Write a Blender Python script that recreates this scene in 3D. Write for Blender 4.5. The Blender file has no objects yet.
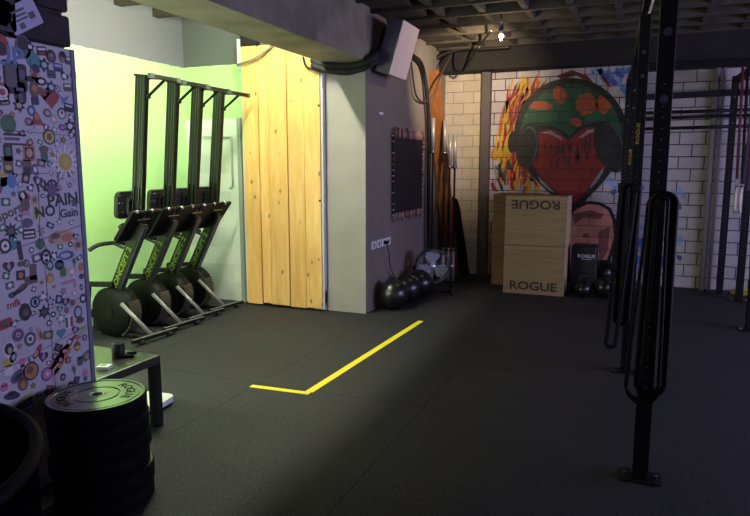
import bpy, bmesh, math, random
from mathutils import Vector, Matrix
R = random.Random(7)
PI = math.pi
scene = bpy.context.scene
COL = scene.collection

# ------------------------------------------------------------------ camera
F_PX, CAM_H, YAW = 640.0, 1.6, math.radians(22.3)
PITCH = math.atan(93 / 640.0)
fw = Vector((-math.sin(YAW) * math.cos(PITCH), math.cos(YAW) * math.cos(PITCH), -math.sin(PITCH)))
rt = Vector((math.cos(YAW), math.sin(YAW), 0))
up = rt.cross(fw)
CAM = Vector((0, 0, CAM_H))
cd = bpy.data.cameras.new('camera')
cam = bpy.data.objects.new('camera', cd)
COL.objects.link(cam)
cd.sensor_width = 36.0
cd.lens = 36.0 * F_PX / 750.0
cd.clip_start = 0.05
cam.matrix_world = Matrix(((rt.x, up.x, -fw.x, 0), (rt.y, up.y, -fw.y, 0), (rt.z, up.z, -fw.z, CAM_H), (0, 0, 0, 1)))
scene.camera = cam


def ray(x, y):
    return fw + rt * ((x - 375) / F_PX) - up * ((y - 258) / F_PX)


def at_x(x, y, X):          # where the photo's line of sight meets the plane X
    r = ray(x, y)
    return CAM + r * (X / r.x)


def at_y(x, y, Y):
    r = ray(x, y)
    return CAM + r * (Y / r.y)


# ------------------------------------------------------------------ materials
def lin(c):
    return tuple(((v / 255) / 12.92 if v / 255 <= 0.04045 else ((v / 255 + 0.055) / 1.055) ** 2.4) for v in c) + (1,)


MATS = {}


def mat(name, rgb, rough=0.6, metal=0.0, noise=0.0, nscale=20.0, bump=0.0, emit=0.0, spec=0.5, coat=0.0):
    if name in MATS:
        return MATS[name]
    m = bpy.data.materials.new(name)
    m.use_nodes = True
    nt = m.node_tree
    b = nt.nodes['Principled BSDF']
    col = lin(rgb)
    b.inputs['Base Color'].default_value = col
    b.inputs['Roughness'].default_value = rough
    b.inputs['Metallic'].default_value = metal
    b.inputs['Specular IOR Level'].default_value = spec
    b.inputs['Coat Weight'].default_value = coat
    b.inputs['Coat Roughness'].default_value = 0.28
    if emit:
        b.inputs['Emission Color'].default_value = col
        b.inputs['Emission Strength'].default_value = emit
    if noise or bump:
        tc = nt.nodes.new('ShaderNodeTexCoord')
        n = nt.nodes.new('ShaderNodeTexNoise')
        n.inputs['Scale'].default_value = nscale
        n.inputs['Detail'].default_value = 5
        nt.links.new(tc.outputs['Object'], n.inputs['Vector'])
        if noise:
            r = nt.nodes.new('ShaderNodeValToRGB')
            r.color_ramp.elements[0].position = 0.3
            r.color_ramp.elements[1].position = 0.7
            r.color_ramp.elements[0].color = tuple(v * (1 - noise) for v in col[:3]) + (1,)
            r.color_ramp.elements[1].color = tuple(min(1, v * (1 + noise)) for v in col[:3]) + (1,)
            nt.links.new(n.outputs['Fac'], r.inputs['Fac'])
            nt.links.new(r.outputs['Color'], b.inputs['Base Color'])
        if bump:
            bp = nt.nodes.new('ShaderNodeBump')
            bp.inputs['Strength'].default_value = bump
            bp.inputs['Distance'].default_value = 0.01
            nt.links.new(n.outputs['Fac'], bp.inputs['Height'])
            nt.links.new(bp.outputs['Normal'], b.inputs['Normal'])
    MATS[name] = m
    return m


def brick_mat(name, rgb, mortar, bw, bh, msize=0.006, plane='XZ', rough=0.75, rgb2=None, bump=0.6, patch=0.25, zband=None, bias=0.0):
    """painted masonry: brick courses in object space; zband = [(z, rgb), ...] paint bands"""
    if name in MATS:
        return MATS[name]
    m = bpy.data.materials.new(name)
    m.use_nodes = True
    nt = m.node_tree
    L = nt.links.new
    b = nt.nodes['Principled BSDF']
    b.inputs['Roughness'].default_value = rough
    tc = nt.nodes.new('ShaderNodeTexCoord')
    sp = nt.nodes.new('ShaderNodeSeparateXYZ')
    cb = nt.nodes.new('ShaderNodeCombineXYZ')
    L(tc.outputs['Object'], sp.inputs[0])
    L(sp.outputs[plane[0]], cb.inputs['X'])
    L(sp.outputs[plane[1]], cb.inputs['Y'])
    # wobble
    ns = nt.nodes.new('ShaderNodeTexNoise')
    ns.inputs['Scale'].default_value = 6
    ns.inputs['Detail'].default_value = 4
    L(tc.outputs['Object'], ns.inputs['Vector'])
    br = nt.nodes.new('ShaderNodeTexBrick')
    br.inputs['Scale'].default_value = 1
    br.inputs['Brick Width'].default_value = bw
    br.inputs['Row Height'].default_value = bh
    br.inputs['Mortar Size'].default_value = msize
    br.inputs['Mortar Smooth'].default_value = 0.3
    br.inputs['Bias'].default_value = bias
    L(cb.outputs[0], br.inputs['Vector'])
    c1 = lin(rgb)
    c2 = lin(rgb2 or tuple(v * 0.9 for v in rgb))
    br.inputs['Color1'].default_value = c1
    br.inputs['Color2'].default_value = c2
    br.inputs['Mortar'].default_value = lin(mortar)
    out = br.outputs['Color']
    if zband:
        for z, c in zband:
            gt = nt.nodes.new('ShaderNodeMath')
            gt.operation = 'GREATER_THAN'
            gt.inputs[1].default_value = z
            wob = nt.nodes.new('ShaderNodeMath')
            wob.operation = 'MULTIPLY_ADD'
            wob.inputs[1].default_value = 0.02
            L(ns.outputs['Fac'], wob.inputs[0])
            L(sp.outputs['Z'], wob.inputs[2])
            L(wob.outputs[0], gt.inputs[0])
            mx = nt.nodes.new('ShaderNodeMix')
            mx.data_type = 'RGBA'
            L(gt.outputs[0], mx.inputs['Factor'])
            L(out, mx.inputs['A'])
            mx.inputs['B'].default_value = lin(c)
            out = mx.outputs['Result']
    # worn mottling
    mul = nt.nodes.new('ShaderNodeMix')
    mul.data_type = 'RGBA'
    mul.blend_type = 'MULTIPLY'
    mul.inputs['Factor'].default_value = patch
    L(out, mul.inputs['A'])
    L(ns.outputs['Fac'], mul.inputs['B'])
    L(mul.outputs['Result'], b.inputs['Base Color'])
    bp = nt.nodes.new('ShaderNodeBump')
    bp.inputs['Strength'].default_value = bump
    bp.inputs['Distance'].default_value = 0.008
    bp.invert = True
    L(br.outputs['Fac'], bp.inputs['Height'])
    L(bp.outputs['Normal'], b.inputs['Normal'])
    MATS[name] = m
    return m


def band_mat(name, base, zband, rough=0.6):
    m = bpy.data.materials.new(name)
    m.use_nodes = True
    nt = m.node_tree
    L = nt.links.new
    b = nt.nodes['Principled BSDF']
    b.inputs['Roughness'].default_value = rough
    tc = nt.nodes.new('ShaderNodeTexCoord')
    sp = nt.nodes.new('ShaderNodeSeparateXYZ')
    L(tc.outputs['Object'], sp.inputs[0])
    ns = nt.nodes.new('ShaderNodeTexNoise')
    ns.inputs['Scale'].default_value = 9
    L(tc.outputs['Object'], ns.inputs['Vector'])
    wob = nt.nodes.new('ShaderNodeMath')
    wob.operation = 'MULTIPLY_ADD'
    wob.inputs[1].default_value = 0.02
    L(ns.outputs['Fac'], wob.inputs[0])
    L(sp.outputs['Z'], wob.inputs[2])
    rgb = nt.nodes.new('ShaderNodeRGB')
    rgb.outputs[0].default_value = lin(base)
    out = rgb.outputs[0]
    for z, c in zband:
        gt = nt.nodes.new('ShaderNodeMath')
        gt.operation = 'GREATER_THAN'
        gt.inputs[1].default_value = z
        L(wob.outputs[0], gt.inputs[0])
        mx = nt.nodes.new('ShaderNodeMix')
        mx.data_type = 'RGBA'
        L(gt.outputs[0], mx.inputs['Factor'])
        L(out, mx.inputs['A'])
        mx.inputs['B'].default_value = lin(c)
        out = mx.outputs['Result']
    L(out, b.inputs['Base Color'])
    n2 = nt.nodes.new('ShaderNodeTexNoise')
    n2.inputs['Scale'].default_value = 60
    L(tc.outputs['Object'], n2.inputs['Vector'])
    bp = nt.nodes.new('ShaderNodeBump')
    bp.inputs['Strength'].default_value = 0.08
    L(n2.outputs['Fac'], bp.inputs['Height'])
    L(bp.outputs['Normal'], b.inputs['Normal'])
    return m


def wood_mat(name, rgb, dark, axis='Z', rough=0.45, island=0.35, knots=True, fine=22):
    m = bpy.data.materials.new(name)
    m.use_nodes = True
    nt = m.node_tree
    L = nt.links.new
    b = nt.nodes['Principled BSDF']
    b.inputs['Roughness'].default_value = rough
    tc = nt.nodes.new('ShaderNodeTexCoord')
    geo = nt.nodes.new('ShaderNodeNewGeometry')
    off = nt.nodes.new('ShaderNodeVectorMath')
    off.operation = 'MULTIPLY_ADD'
    off.inputs[1].default_value = (7, 13, 5)
    L(geo.outputs['Random Per Island'], off.inputs[0])
    L(tc.outputs['Object'], off.inputs[2])
    mp = nt.nodes.new('ShaderNodeMapping')
    s = [fine, fine, fine]
    s['XYZ'.index(axis)] = 1.1
    mp.inputs['Scale'].default_value = s
    L(off.outputs[0], mp.inputs['Vector'])
    n = nt.nodes.new('ShaderNodeTexNoise')
    n.inputs['Scale'].default_value = 1.6
    n.inputs['Detail'].default_value = 6
    n.inputs['Distortion'].default_value = 0.6
    L(mp.outputs[0], n.inputs['Vector'])
    r = nt.nodes.new('ShaderNodeValToRGB')
    r.color_ramp.elements[0].position = 0.28
    r.color_ramp.elements[1].position = 0.68
    r.color_ramp.elements[0].color = lin(dark)
    r.color_ramp.elements[1].color = lin(rgb)
    L(n.outputs['Fac'], r.inputs['Fac'])
    hsv = nt.nodes.new('ShaderNodeHueSaturation')
    ma = nt.nodes.new('ShaderNodeMath')
    ma.operation = 'MULTIPLY_ADD'
    ma.inputs[1].default_value = island
    ma.inputs[2].default_value = 1 - island / 2
    L(geo.outputs['Random Per Island'], ma.inputs[0])
    L(ma.outputs[0], hsv.inputs['Value'])
    L(r.outputs['Color'], hsv.inputs['Color'])
    out = hsv.outputs['Color']
    if knots:
        mp2 = nt.nodes.new('ShaderNodeMapping')
        s2 = [8, 8, 8]
        s2['XYZ'.index(axis)] = 4.2
        mp2.inputs['Scale'].default_value = s2
        L(off.outputs[0], mp2.inputs['Vector'])
        v = nt.nodes.new('ShaderNodeTexVoronoi')
        v.inputs['Scale'].default_value = 1
        L(mp2.outputs[0], v.inputs['Vector'])
        kr = nt.nodes.new('ShaderNodeValToRGB')
        kr.color_ramp.elements[0].position = 0.05
        kr.color_ramp.elements[0].color = (1, 1, 1, 1)
        kr.color_ramp.elements[1].position = 0.14
        kr.color_ramp.elements[1].color = (0, 0, 0, 1)
        L(v.outputs['Distance'], kr.inputs['Fac'])
        mx = nt.nodes.new('ShaderNodeMix')
        mx.data_type = 'RGBA'
        L(kr.outputs['Color'], mx.inputs['Factor'])
        L(out, mx.inputs['A'])
        mx.inputs['B'].default_value = lin(tuple(v * 0.55 for v in dark))
        out = mx.outputs['Result']
    L(out, b.inputs['Base Color'])
    return m


def floor_mat():
    m = bpy.data.materials.new('rubber_floor')
    m.use_nodes = True
    nt = m.node_tree
    L = nt.links.new
    b = nt.nodes['Principled BSDF']
    tc = nt.nodes.new('ShaderNodeTexCoord')
    n = nt.nodes.new('ShaderNodeTexNoise')
    n.inputs['Scale'].default_value = 120
    n.inputs['Detail'].default_value = 2
    L(tc.outputs['Object'], n.inputs['Vector'])
    r = nt.nodes.new('ShaderNodeValToRGB')
    r.color_ramp.elements[0].position = 0.58
    r.color_ramp.elements[0].color = lin((41, 41, 43))
    r.color_ramp.elements[1].position = 0.74
    r.color_ramp.elements[1].color = lin((112, 112, 110))
    L(n.outputs['Fac'], r.inputs['Fac'])
    n2 = nt.nodes.new('ShaderNodeTexNoise')
    n2.inputs['Scale'].default_value = 1.3
    n2.inputs['Detail'].default_value = 6
    L(tc.outputs['Object'], n2.inputs['Vector'])
    mx = nt.nodes.new('ShaderNodeMix')
    mx.data_type = 'RGBA'
    mx.blend_type = 'MULTIPLY'
    mx.inputs['Factor'].default_value = 0.45
    L(r.outputs['Color'], mx.inputs['A'])
    L(n2.outputs['Fac'], mx.inputs['B'])
    # mat joints every 1.28 m across, 2.5 m along
    sp = nt.nodes.new('ShaderNodeSeparateXYZ')
    L(tc.outputs['Object'], sp.inputs[0])

    def joint(sock, off, per):
        a = nt.nodes.new('ShaderNodeMath')
        a.operation = 'ADD'
        a.inputs[1].default_value = off
        L(sock, a.inputs[0])
        p = nt.nodes.new('ShaderNodeMath')
        p.operation = 'PINGPONG'
        p.inputs[1].default_value = per / 2
        L(a.outputs[0], p.inputs[0])
        lt = nt.nodes.new('ShaderNodeMath')
        lt.operation = 'LESS_THAN'
        lt.inputs[1].default_value = 0.006
        L(p.outputs[0], lt.inputs[0])
        return lt.outputs[0]
    j1 = joint(sp.outputs['X'], 2.53, 1.28)
    j2 = joint(sp.outputs['Y'], -3.9, 5.0)
    lim = nt.nodes.new('ShaderNodeMath')
    lim.operation = 'LESS_THAN'
    lim.inputs[1].default_value = -1.0
    L(sp.outputs['X'], lim.inputs[0])
    mxx = nt.nodes.new('ShaderNodeMath')
    mxx.operation = 'MAXIMUM'
    L(j1, mxx.inputs[0])
    L(j2, mxx.inputs[1])
    mj = nt.nodes.new('ShaderNodeMix')
    mj.data_type = 'RGBA'
    ml = nt.nodes.new('ShaderNodeMath')
    ml.operation = 'MULTIPLY'
    L(mxx.outputs[0], ml.inputs[0])
    L(lim.outputs[0], ml.inputs[1])
    L(ml.outputs[0], mj.inputs['Factor'])
    L(mx.outputs['Result'], mj.inputs['A'])
    mj.inputs['B'].default_value = lin((14, 14, 14))
    L(mj.outputs['Result'], b.inputs['Base Color'])
    b.inputs['Roughness'].default_value = 0.72
    b.inputs['Specular IOR Level'].default_value = 0.35
    bp = nt.nodes.new('ShaderNodeBump')
    bp.inputs['Strength'].default_value = 0.25
    bp.inputs['Distance'].default_value = 0.003
    L(n.outputs['Fac'], bp.inputs['Height'])
    L(bp.outputs['Normal'], b.inputs['Normal'])
    return m


# ------------------------------------------------------------------ mesh builder
class MB:
    def __init__(s):
        s.bm = bmesh.new()
        s.mi = 0

    def _tag(s, n0):
        s.bm.faces.ensure_lookup_table()
        for f in s.bm.faces[n0:]:
            f.material_index = s.mi

    def box(s, x0, x1, y0, y1, z0, z1, bev=0.0, M=None):
        t = bmesh.new()
        bmesh.ops.create_cube(t, size=1)
        for v in t.verts:
            v.co = Vector(((x0 + x1) / 2 + v.co.x * (x1 - x0), (y0 + y1) / 2 + v.co.y * (y1 - y0), (z0 + z1) / 2 + v.co.z * (z1 - z0)))
        if bev:
            bmesh.ops.bevel(t, geom=list(t.edges), offset=bev, segments=2, affect='EDGES', profile=0.5)
        return s._merge(t, M)

    def _merge(s, t, M=None):
        if M is not None:
            t.transform(M)
        vm = {}
        for v in t.verts:
            vm[v] = s.bm.verts.new(v.co)
        for f in t.faces:
            try:
                nf = s.bm.faces.new([vm[v] for v in f.verts])
                nf.material_index = s.mi
                nf.smooth = f.smooth
            except ValueError:
                pass
        t.free()
        return s

    def cyl(s, a, b, r0, r1=None, n=16, caps=True, smooth=True):
        a, b = Vector(a), Vector(b)
        r1 = r0 if r1 is None else r1
        d = (b - a)
        t = bmesh.new()
        bmesh.ops.create_cone(t, cap_ends=caps, segments=n, radius1=r0, radius2=r1, depth=d.length)
        for f in t.faces:
            f.smooth = smooth and len(f.verts) == 4
        M = Matrix.Translation((a + b) / 2) @ d.to_track_quat('Z', 'Y').to_matrix().to_4x4()
        return s._merge(t, M)

    def sphere(s, c, r, sx=1, sy=1, sz=1, n=24):
        t = bmesh.new()
        bmesh.ops.create_uvsphere(t, u_segments=n, v_segments=n // 2, radius=r)
        for f in t.faces:
            f.smooth = True
        return s._merge(t, Matrix.Translation(c) @ Matrix.Diagonal((sx, sy, sz, 1)))

    def lathe(s, prof, M=None, n=32):
        t = bmesh.new()
        rings = []
        for r, z in prof:
            if r < 1e-6:
                rings.append([t.verts.new((0, 0, z))])
            else:
                rings.append([t.verts.new((r * math.cos(2 * PI * i / n), r * math.sin(2 * PI * i / n), z)) for i in range(n)])
        for a, b in zip(rings, rings[1:]):
            for i in range(n):
                j = (i + 1) % n
                if len(a) == 1 and len(b) == 1:
                    continue
                if len(a) == 1:
                    f = t.faces.new((a[0], b[i], b[j]))
                elif len(b) == 1:
                    f = t.faces.new((a[i], a[j], b[0]))
                else:
                    f = t.faces.new((a[i], a[j], b[j], b[i]))
                f.smooth = True
        bmesh.ops.recalc_face_normals(t, faces=t.faces)
        return s._merge(t, M)

    def tube(s, pts, r, n=8, closed=False, flat=1.0):
        pts = [Vector(p) for p in pts]
        t = bmesh.new()
        rings = []
        N = len(pts)
        prevx = None
        for i, p in enumerate(pts):
            if closed:
                d = pts[(i + 1) % N] - pts[i - 1]
            else:
                d = pts[min(i + 1, N - 1)] - pts[max(i - 1, 0)]
            d.normalize()
            if prevx is None:
                ref = Vector((0, 1, 0)) if abs(d.y) < 0.9 else Vector((1, 0, 0))
                x = d.cross(ref).normalized()
            else:
                x = (prevx - d * prevx.dot(d)).normalized()
            y = d.cross(x)
            prevx = x
            rings.append([t.verts.new(p + x * (r * math.cos(2 * PI * k / n)) + y * (r * flat * math.sin(2 * PI * k / n))) for k in range(n)])
        rng = range(N if closed else N - 1)
        for i in rng:
            a, b = rings[i], rings[(i + 1) % N]
            for k in range(n):
                f = t.faces.new((a[k], a[(k + 1) % n], b[(k + 1) % n], b[k]))
                f.smooth = True
        if not closed:
            t.faces.new(rings[0][::-1])
            t.faces.new(rings[-1])
        bmesh.ops.recalc_face_normals(t, faces=t.faces)
        return s._merge(t)

    def prism(s, poly, depth, M=None):
        """poly in local XY, extruded from z=0 to depth"""
        t = bmesh.new()
        a = [t.verts.new((x, y, 0)) for x, y in poly]
        b = [t.verts.new((x, y, depth)) for x, y in poly]
        n = len(poly)
        t.faces.new(a[::-1])
        t.faces.new(b)
        for i in range(n):
            t.faces.new((a[i], a[(i + 1) % n], b[(i + 1) % n], b[i]))
        bmesh.ops.recalc_face_normals(t, faces=t.faces)
        return s._merge(t, M)

    def text(s, body, size, depth=0.002, M=None, sx=1.0, bold=0.0, align='CENTER'):
        cu = bpy.data.curves.new('lettering', 'FONT')
        cu.body = body
        cu.size = size
        cu.extrude = depth
        cu.offset = bold
        cu.align_x = align
        cu.align_y = 'CENTER'
        cu.resolution_u = 3
        o = bpy.data.objects.new('lettering', cu)
        COL.objects.link(o)
        bpy.context.view_layer.update()
        me = bpy.data.meshes.new_from_object(o.evaluated_get(bpy.context.evaluated_depsgraph_get()))
        bpy.data.objects.remove(o)
        bpy.data.curves.remove(cu)
        t = bmesh.new()
        t.from_mesh(me)
        bpy.data.meshes.remove(me)
        M = (M or Matrix()) @ Matrix.Diagonal((sx, 1, 1, 1))
        return s._merge(t, M)

    def build(s, name, mats, parent=None, loc=None, rot=None):
        me = bpy.data.meshes.new(name)
        s.bm.to_mesh(me)
        s.bm.free()
        for m in (mats if isinstance(mats, (list, tuple)) else [mats]):
            me.materials.append(m)
        o = bpy.data.objects.new(name, me)
        COL.objects.link(o)
        if parent is not None:
            o.parent = parent
        if loc is not None:
            o.location = loc
        if rot is not None:
            o.rotation_euler = rot
        return o


def empty(name, loc=(0, 0, 0), rz=0):
    o = bpy.data.objects.new(name, None)
    o.empty_display_size = 0.1
    COL.objects.link(o)
    o.location = loc
    o.rotation_euler = (0, 0, rz)
    return o


def tag(o, label, cat, group=None, kind=None):
    o['label'] = label
    o['category'] = cat
    if group:
        o['group'] = group
    if kind:
        o['kind'] = kind
    return o


def struct(o, label=None, cat=None):
    o['kind'] = 'structure'
    if label:
        o['label'] = label
        o['category'] = cat
    return o


def copy_tree(o, parent=None):
    c = o.copy()
    COL.objects.link(c)
    if parent is not None:
        c.parent = parent
    for ch in list(o.children):
        copy_tree(ch, c)
    return c


def smooth_path(pts, k=8):
    """Catmull-Rom through pts"""
    P = [Vector(p) for p in pts]
    P = [P[0] * 2 - P[1]] + P + [P[-1] * 2 - P[-2]]
    out = []
    for i in range(1, len(P) - 2):
        for j in range(k):
            t = j / k
            a, b, c, d = P[i - 1], P[i], P[i + 1], P[i + 2]
            out.append(0.5 * (2 * b + (c - a) * t + (2 * a - 5 * b + 4 * c - d) * t * t + (3 * b - a - 3 * c + d) * t ** 3))
    out.append(P[-2])
    return out


# frame helpers: local XY -> plane facing +X (u=+Y, v=+Z), or facing -Y (u=+X, v=+Z)
def face_px(x, y, z):
    return Matrix(((0, 0, 1, x), (1, 0, 0, y), (0, 1, 0, z), (0, 0, 0, 1)))


def face_my(x, y, z):
    return Matrix(((1, 0, 0, x), (0, 0, -1, y), (0, 1, 0, z), (0, 0, 0, 1)))


# ------------------------------------------------------------------ common materials
M_blackmetal = mat('black_powder_coat', (11, 11, 12), 0.5, 0.0, spec=0.25)
M_black = mat('black_plastic', (12, 12, 13), 0.5, spec=0.3)
M_rubber = mat('black_rubber', (22, 22, 23), 0.55, noise=0.15, nscale=60, bump=0.1)
M_matte = mat('matte_black', (14, 14, 15), 0.8)
M_chrome = mat('chrome', (205, 205, 210), 0.18, 1.0)
M_steel = mat('brushed_steel', (150, 150, 152), 0.35, 1.0)
M_alu = mat('grey_aluminium', (136, 134, 128), 0.4, 0.3)
M_white = mat('white_plastic', (225, 225, 222), 0.4)
M_greyp = mat('grey_wall_paint', (150, 150, 150), 0.7, noise=0.06, nscale=4, bump=0.05)
M_conc = mat('raw_concrete', (112, 108, 100), 0.85, noise=0.3, nscale=3.5, bump=0.25)
M_dkconc = mat('dark_concrete', (28, 26, 24), 0.85, noise=0.3, nscale=5, bump=0.3)
M_yellow = mat('yellow_tape', (250, 232, 30), 0.5)
M_lime = (186, 236, 150)
M_fabric = mat('black_webbing', (24, 24, 26), 0.9)

# ================================================================== SETTING
XL, XP, YN, YB = -5.0, -2.67, 6.3, 9.2       # alcove wall, pillar face, alcove back, mural wall
XR, YF, ZC = 4.6, -3.6, 3.15
b = MB(); b.box(XL - .1, XR + .1, YF - .1, YB + .1, -0.12, 0)
struct(b.build('floor', floor_mat()), 'black speckled rubber gym floor', 'floor')
b = MB(); b.box(XL - .15, XL, 2.1, YN + .15, 0, 3.4)
struct(b.build('wall_left', band_mat('lime_wall', M_lime, [(2.73, (110, 110, 115))])), 'lime green alcove wall with grey band on top', 'wall')
b = MB(); b.box(XL, -3.3, YN, YN + .15, 0, 3.4)
struct(b.build('wall_alcove', brick_mat('white_block', (240, 243, 236), (222, 226, 218), 0.44, 0.215, 0.004,
       zband=[(2.14, M_lime), (2.735, (92, 97, 94))], bump=0.12, patch=0.06)), 'white block wall at the back of the alcove', 'wall')  # top grey darker than on wall_left: shade of beam and rafters in the colour
b = MB(); b.box(XL, -2.95, 2.1, 2.2, 0, 3.4)
struct(b.build('wall_alcove_front', mat('grey_plaster', (190, 190, 190), 0.8)), 'grey end wall of the alcove', 'wall')
# pillar: light front with the darker lilac-grey side wall
b = MB()
b.box(-3.3, XP, 6.25, YB, 0, 3.4)
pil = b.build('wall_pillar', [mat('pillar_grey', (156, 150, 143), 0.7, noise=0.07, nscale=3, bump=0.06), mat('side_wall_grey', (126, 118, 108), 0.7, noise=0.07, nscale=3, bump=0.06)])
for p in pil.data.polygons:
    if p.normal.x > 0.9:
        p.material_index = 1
struct(pil, 'grey painted pillar wall beside the plank panel', 'wall')
# mural wall of white painted bricks
M_wbrick = brick_mat('white_brick', (206, 198, 192), (40, 36, 36), 0.30, 0.155, 0.0065, bump=0.8, patch=0.35, rgb2=(186, 178, 174))
M_cbrick = brick_mat('cream_brick', (214, 202, 180), (150, 138, 120), 0.30, 0.155, 0.004, bump=0.8, patch=0.3, rgb2=(204, 192, 170))
b = MB()
b.box(-2.1, XR, YB, YB + .2, 0, 3.4)
b.mi = 1
b.box(-2.75, -2.1, YB, YB + .2, 0, 3.4)
struct(b.build('wall_back', [M_wbrick, M_cbrick]), 'white painted brick back wall', 'wall')
M_room = mat('room_white', (120, 118, 116), 0.8)
WY0, WY1, WZ0, WZ1 = 2.4, 7.2, 0.95, 2.55
b = MB()
b.box(XR, XR + .15, YF, WY0, 0, 3.4); b.box(XR, XR + .15, WY1, YB, 0, 3.4)
b.box(XR, XR + .15, WY0, WY1, 0, WZ0); b.box(XR, XR + .15, WY0, WY1, WZ1, 3.4)
struct(b.build('wall_right', M_room), 'right wall of the gym around the window', 'wall')
V0, V1 = 1.6, 4.2
b = MB()
b.box(-3.2, V0, YF - .15, YF, 0, 3.4); b.box(V1, XR + .15, YF - .15, YF, 0, 3.4)
b.box(V0, V1, YF - .15, YF, 0, WZ0); b.box(V0, V1, YF - .15, YF, WZ1, 3.4)
struct(b.build('wall_front', M_room), 'front wall of the gym', 'wall')
w = MB()
for y in (WY0, WY0 + 1.58, WY0 + 3.16, WY1 - .05):
    w.box(XR + .05, XR + .1, y, y + .05, WZ0, WZ1)
for z in (WZ0, WZ1 - .05):
    w.box(XR + .05, XR + .1, WY0, WY1, z, z + .05)
struct(w.build('window_1', M_white), 'wide window in the right wall', 'window')

w = MB()
for x in (V0, (V0 + V1) / 2 - .025, V1 - .05):
    w.box(x, x + .05, YF - .1, YF - .05, WZ0, WZ1)
for z in (WZ0, WZ1 - .05):
    w.box(V0, V1, YF - .1, YF - .05, z, z + .05)
struct(w.build('window_2', M_white), 'window in the front wall', 'window')

# waffle ceiling of the main room
b = MB()
b.box(-3.1, XR, YF, YB, 3.36, 3.42)
x = -2.03
while x < XR:
    b.box(x - .03, x + .03, YF, YB, ZC + .015, 3.365)
    x += 0.435
b.box(-2.65, -2.2, YF, YB, ZC + .03, 3.362)
y = YB - .45
k = 0
while y > YF:
    b.box(-2.65, XR, y - .028, y + .028, ZC, 3.363)
    y -= 0.47
struct(b.build('ceiling', mat('waffle_concrete', (64, 58, 48), 0.9, noise=0.35, nscale=6, bump=0.3)), 'dark coffered concrete waffle ceiling', 'ceiling')
# alcove ceiling with rafters
b = MB()
b.box(XL, -3.05, 2.1, YN, 3.34, 3.4)
y = 2.5
while y < YN:
    b.box(XL, -3.05, y - .05, y + .05, 3.2, 3.345)
    y += 0.56
struct(b.build('ceiling_alcove', mat('rafter_brown', (66, 60, 46), 0.85, noise=0.2, nscale=8)), 'dark raftered alcove ceiling', 'ceiling')
# main beam
b = MB(); b.box(-3.09, -2.625, YF, 6.26, 2.646, 3.4, 0.006)
struct(b.build('trim_1', mat('beam_concrete', (126, 121, 104), 0.85, noise=0.35, nscale=2.5, bump=0.25)), 'heavy concrete beam between alcove and gym', 'beam')
b = MB(); b.box(XP, XR, 8.86, YB, 2.88, 3.37, 0.006)
struct(b.build('trim_2', M_dkconc), 'concrete beam above the mural wall', 'beam')
# corner post and pipes on the back wall
b = MB(); b.box(-2.11, -1.99, 9.06, YB, 0, 2.9, 0.004)
struct(b.build('trim_3', mat('grey_post', (84, 77, 72), 0.6)), 'grey square post left of the mural', 'post')
b = MB()
b.cyl((0.82, 9.14, 0), (0.82, 9.14, 2.9), 0.035); b.cyl((0.90, 9.15, 0), (0.90, 9.15, 2.9), 0.022)
for z in (.5, 1.4, 2.3):
    b.box(.78, .93, 9.16, YB, z, z + .03)
struct(b.build('trim_4', mat('pipe_grey', (150, 146, 146), 0.5)), 'grey pipes on the back wall behind the rig', 'pipe')

# sticker pier: smooth lower wall, dark rough bricks above
Z_ST0, Z_ST1, Y_ST = 0.44, 2.168, 2.485
b = MB(); b.box(-2.95, -2.69, YF, 2.47, 0, Z_ST1)
b.mi = 1
b.box(-2.95, -2.69, YF, 2.47, Z_ST1, 2.645)
course, bh = 0, 0.165
z = Z_ST1 + .006
while z < 2.65:
    y1 = 2.505 + R.uniform(-.014, .02)
    first = True
    while y1 > 0.8:
        wd = (0.34 if not (first and course % 2) else 0.19) + R.uniform(-.02, .02)
        ox = R.uniform(-.012, .012)
        b.box(-2.97, -2.672 + ox, y1 - wd, y1, z + .008, min(z + bh - .008, 2.644), 0.014)
        y1 -= wd + .016
        first = False
    z += bh
    course += 1
M_lilac = mat('pale_wall_paint', (176, 174, 180), 0.7)
struct(b.build('wall_pier', [M_lilac, mat('dark_brick', (58, 53, 54), 0.9, noise=0.35, nscale=9, bump=0.5)]), 'pier with dark bricks above the sticker board', 'wall')

# ================================================================== STICKER BOARD
XS = -2.655
board = empty('sticker_board', (XS, Y_ST, Z_ST0))
tag(board, 'tall white board covered in stickers and doodles on the dark brick pier', 'board')


def onb(px, py):            # board-local (u along Y, v along Z)
    p = at_x(px, py, XS)
    return p.y - Y_ST, p.z - Z_ST0


M_board = mat('board_white', (198, 196, 204), 0.55, noise=0.04, nscale=6)
b = MB(); b.box(-.02, 0, -1.7, 0, 0, Z_ST1 - Z_ST0, 0.002)
b.build('panel', M_board, board)
b = MB()
b.box(-.022, .006, -.012, .012, 0, Z_ST1 - Z_ST0)
b.build('edge_strip', mat('board_edge', (120, 118, 140), 0.5), board)
b = MB()
for (p, q) in (((4, 130), (75, 136)), ((56, 150), (60, 222)), ((0, 254), (82, 225)), ((38, 225), (50, 260)), ((0, 328), (86, 295)), ((44, 258), (56, 392)), ((0, 372), (88, 325)),
               ((30, 60), (34, 130)), ((0, 175), (78, 172)), ((38, 172), (40, 255))):
    u0, v0 = onb(*p); u1, v1 = onb(*q)
    b.tube([(.0015, u0, v0), (.0015, u1, v1)], .0014, 4)
b.build('paper_joint', mat('joint_grey', (95, 92, 105), 0.7), board)

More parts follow.
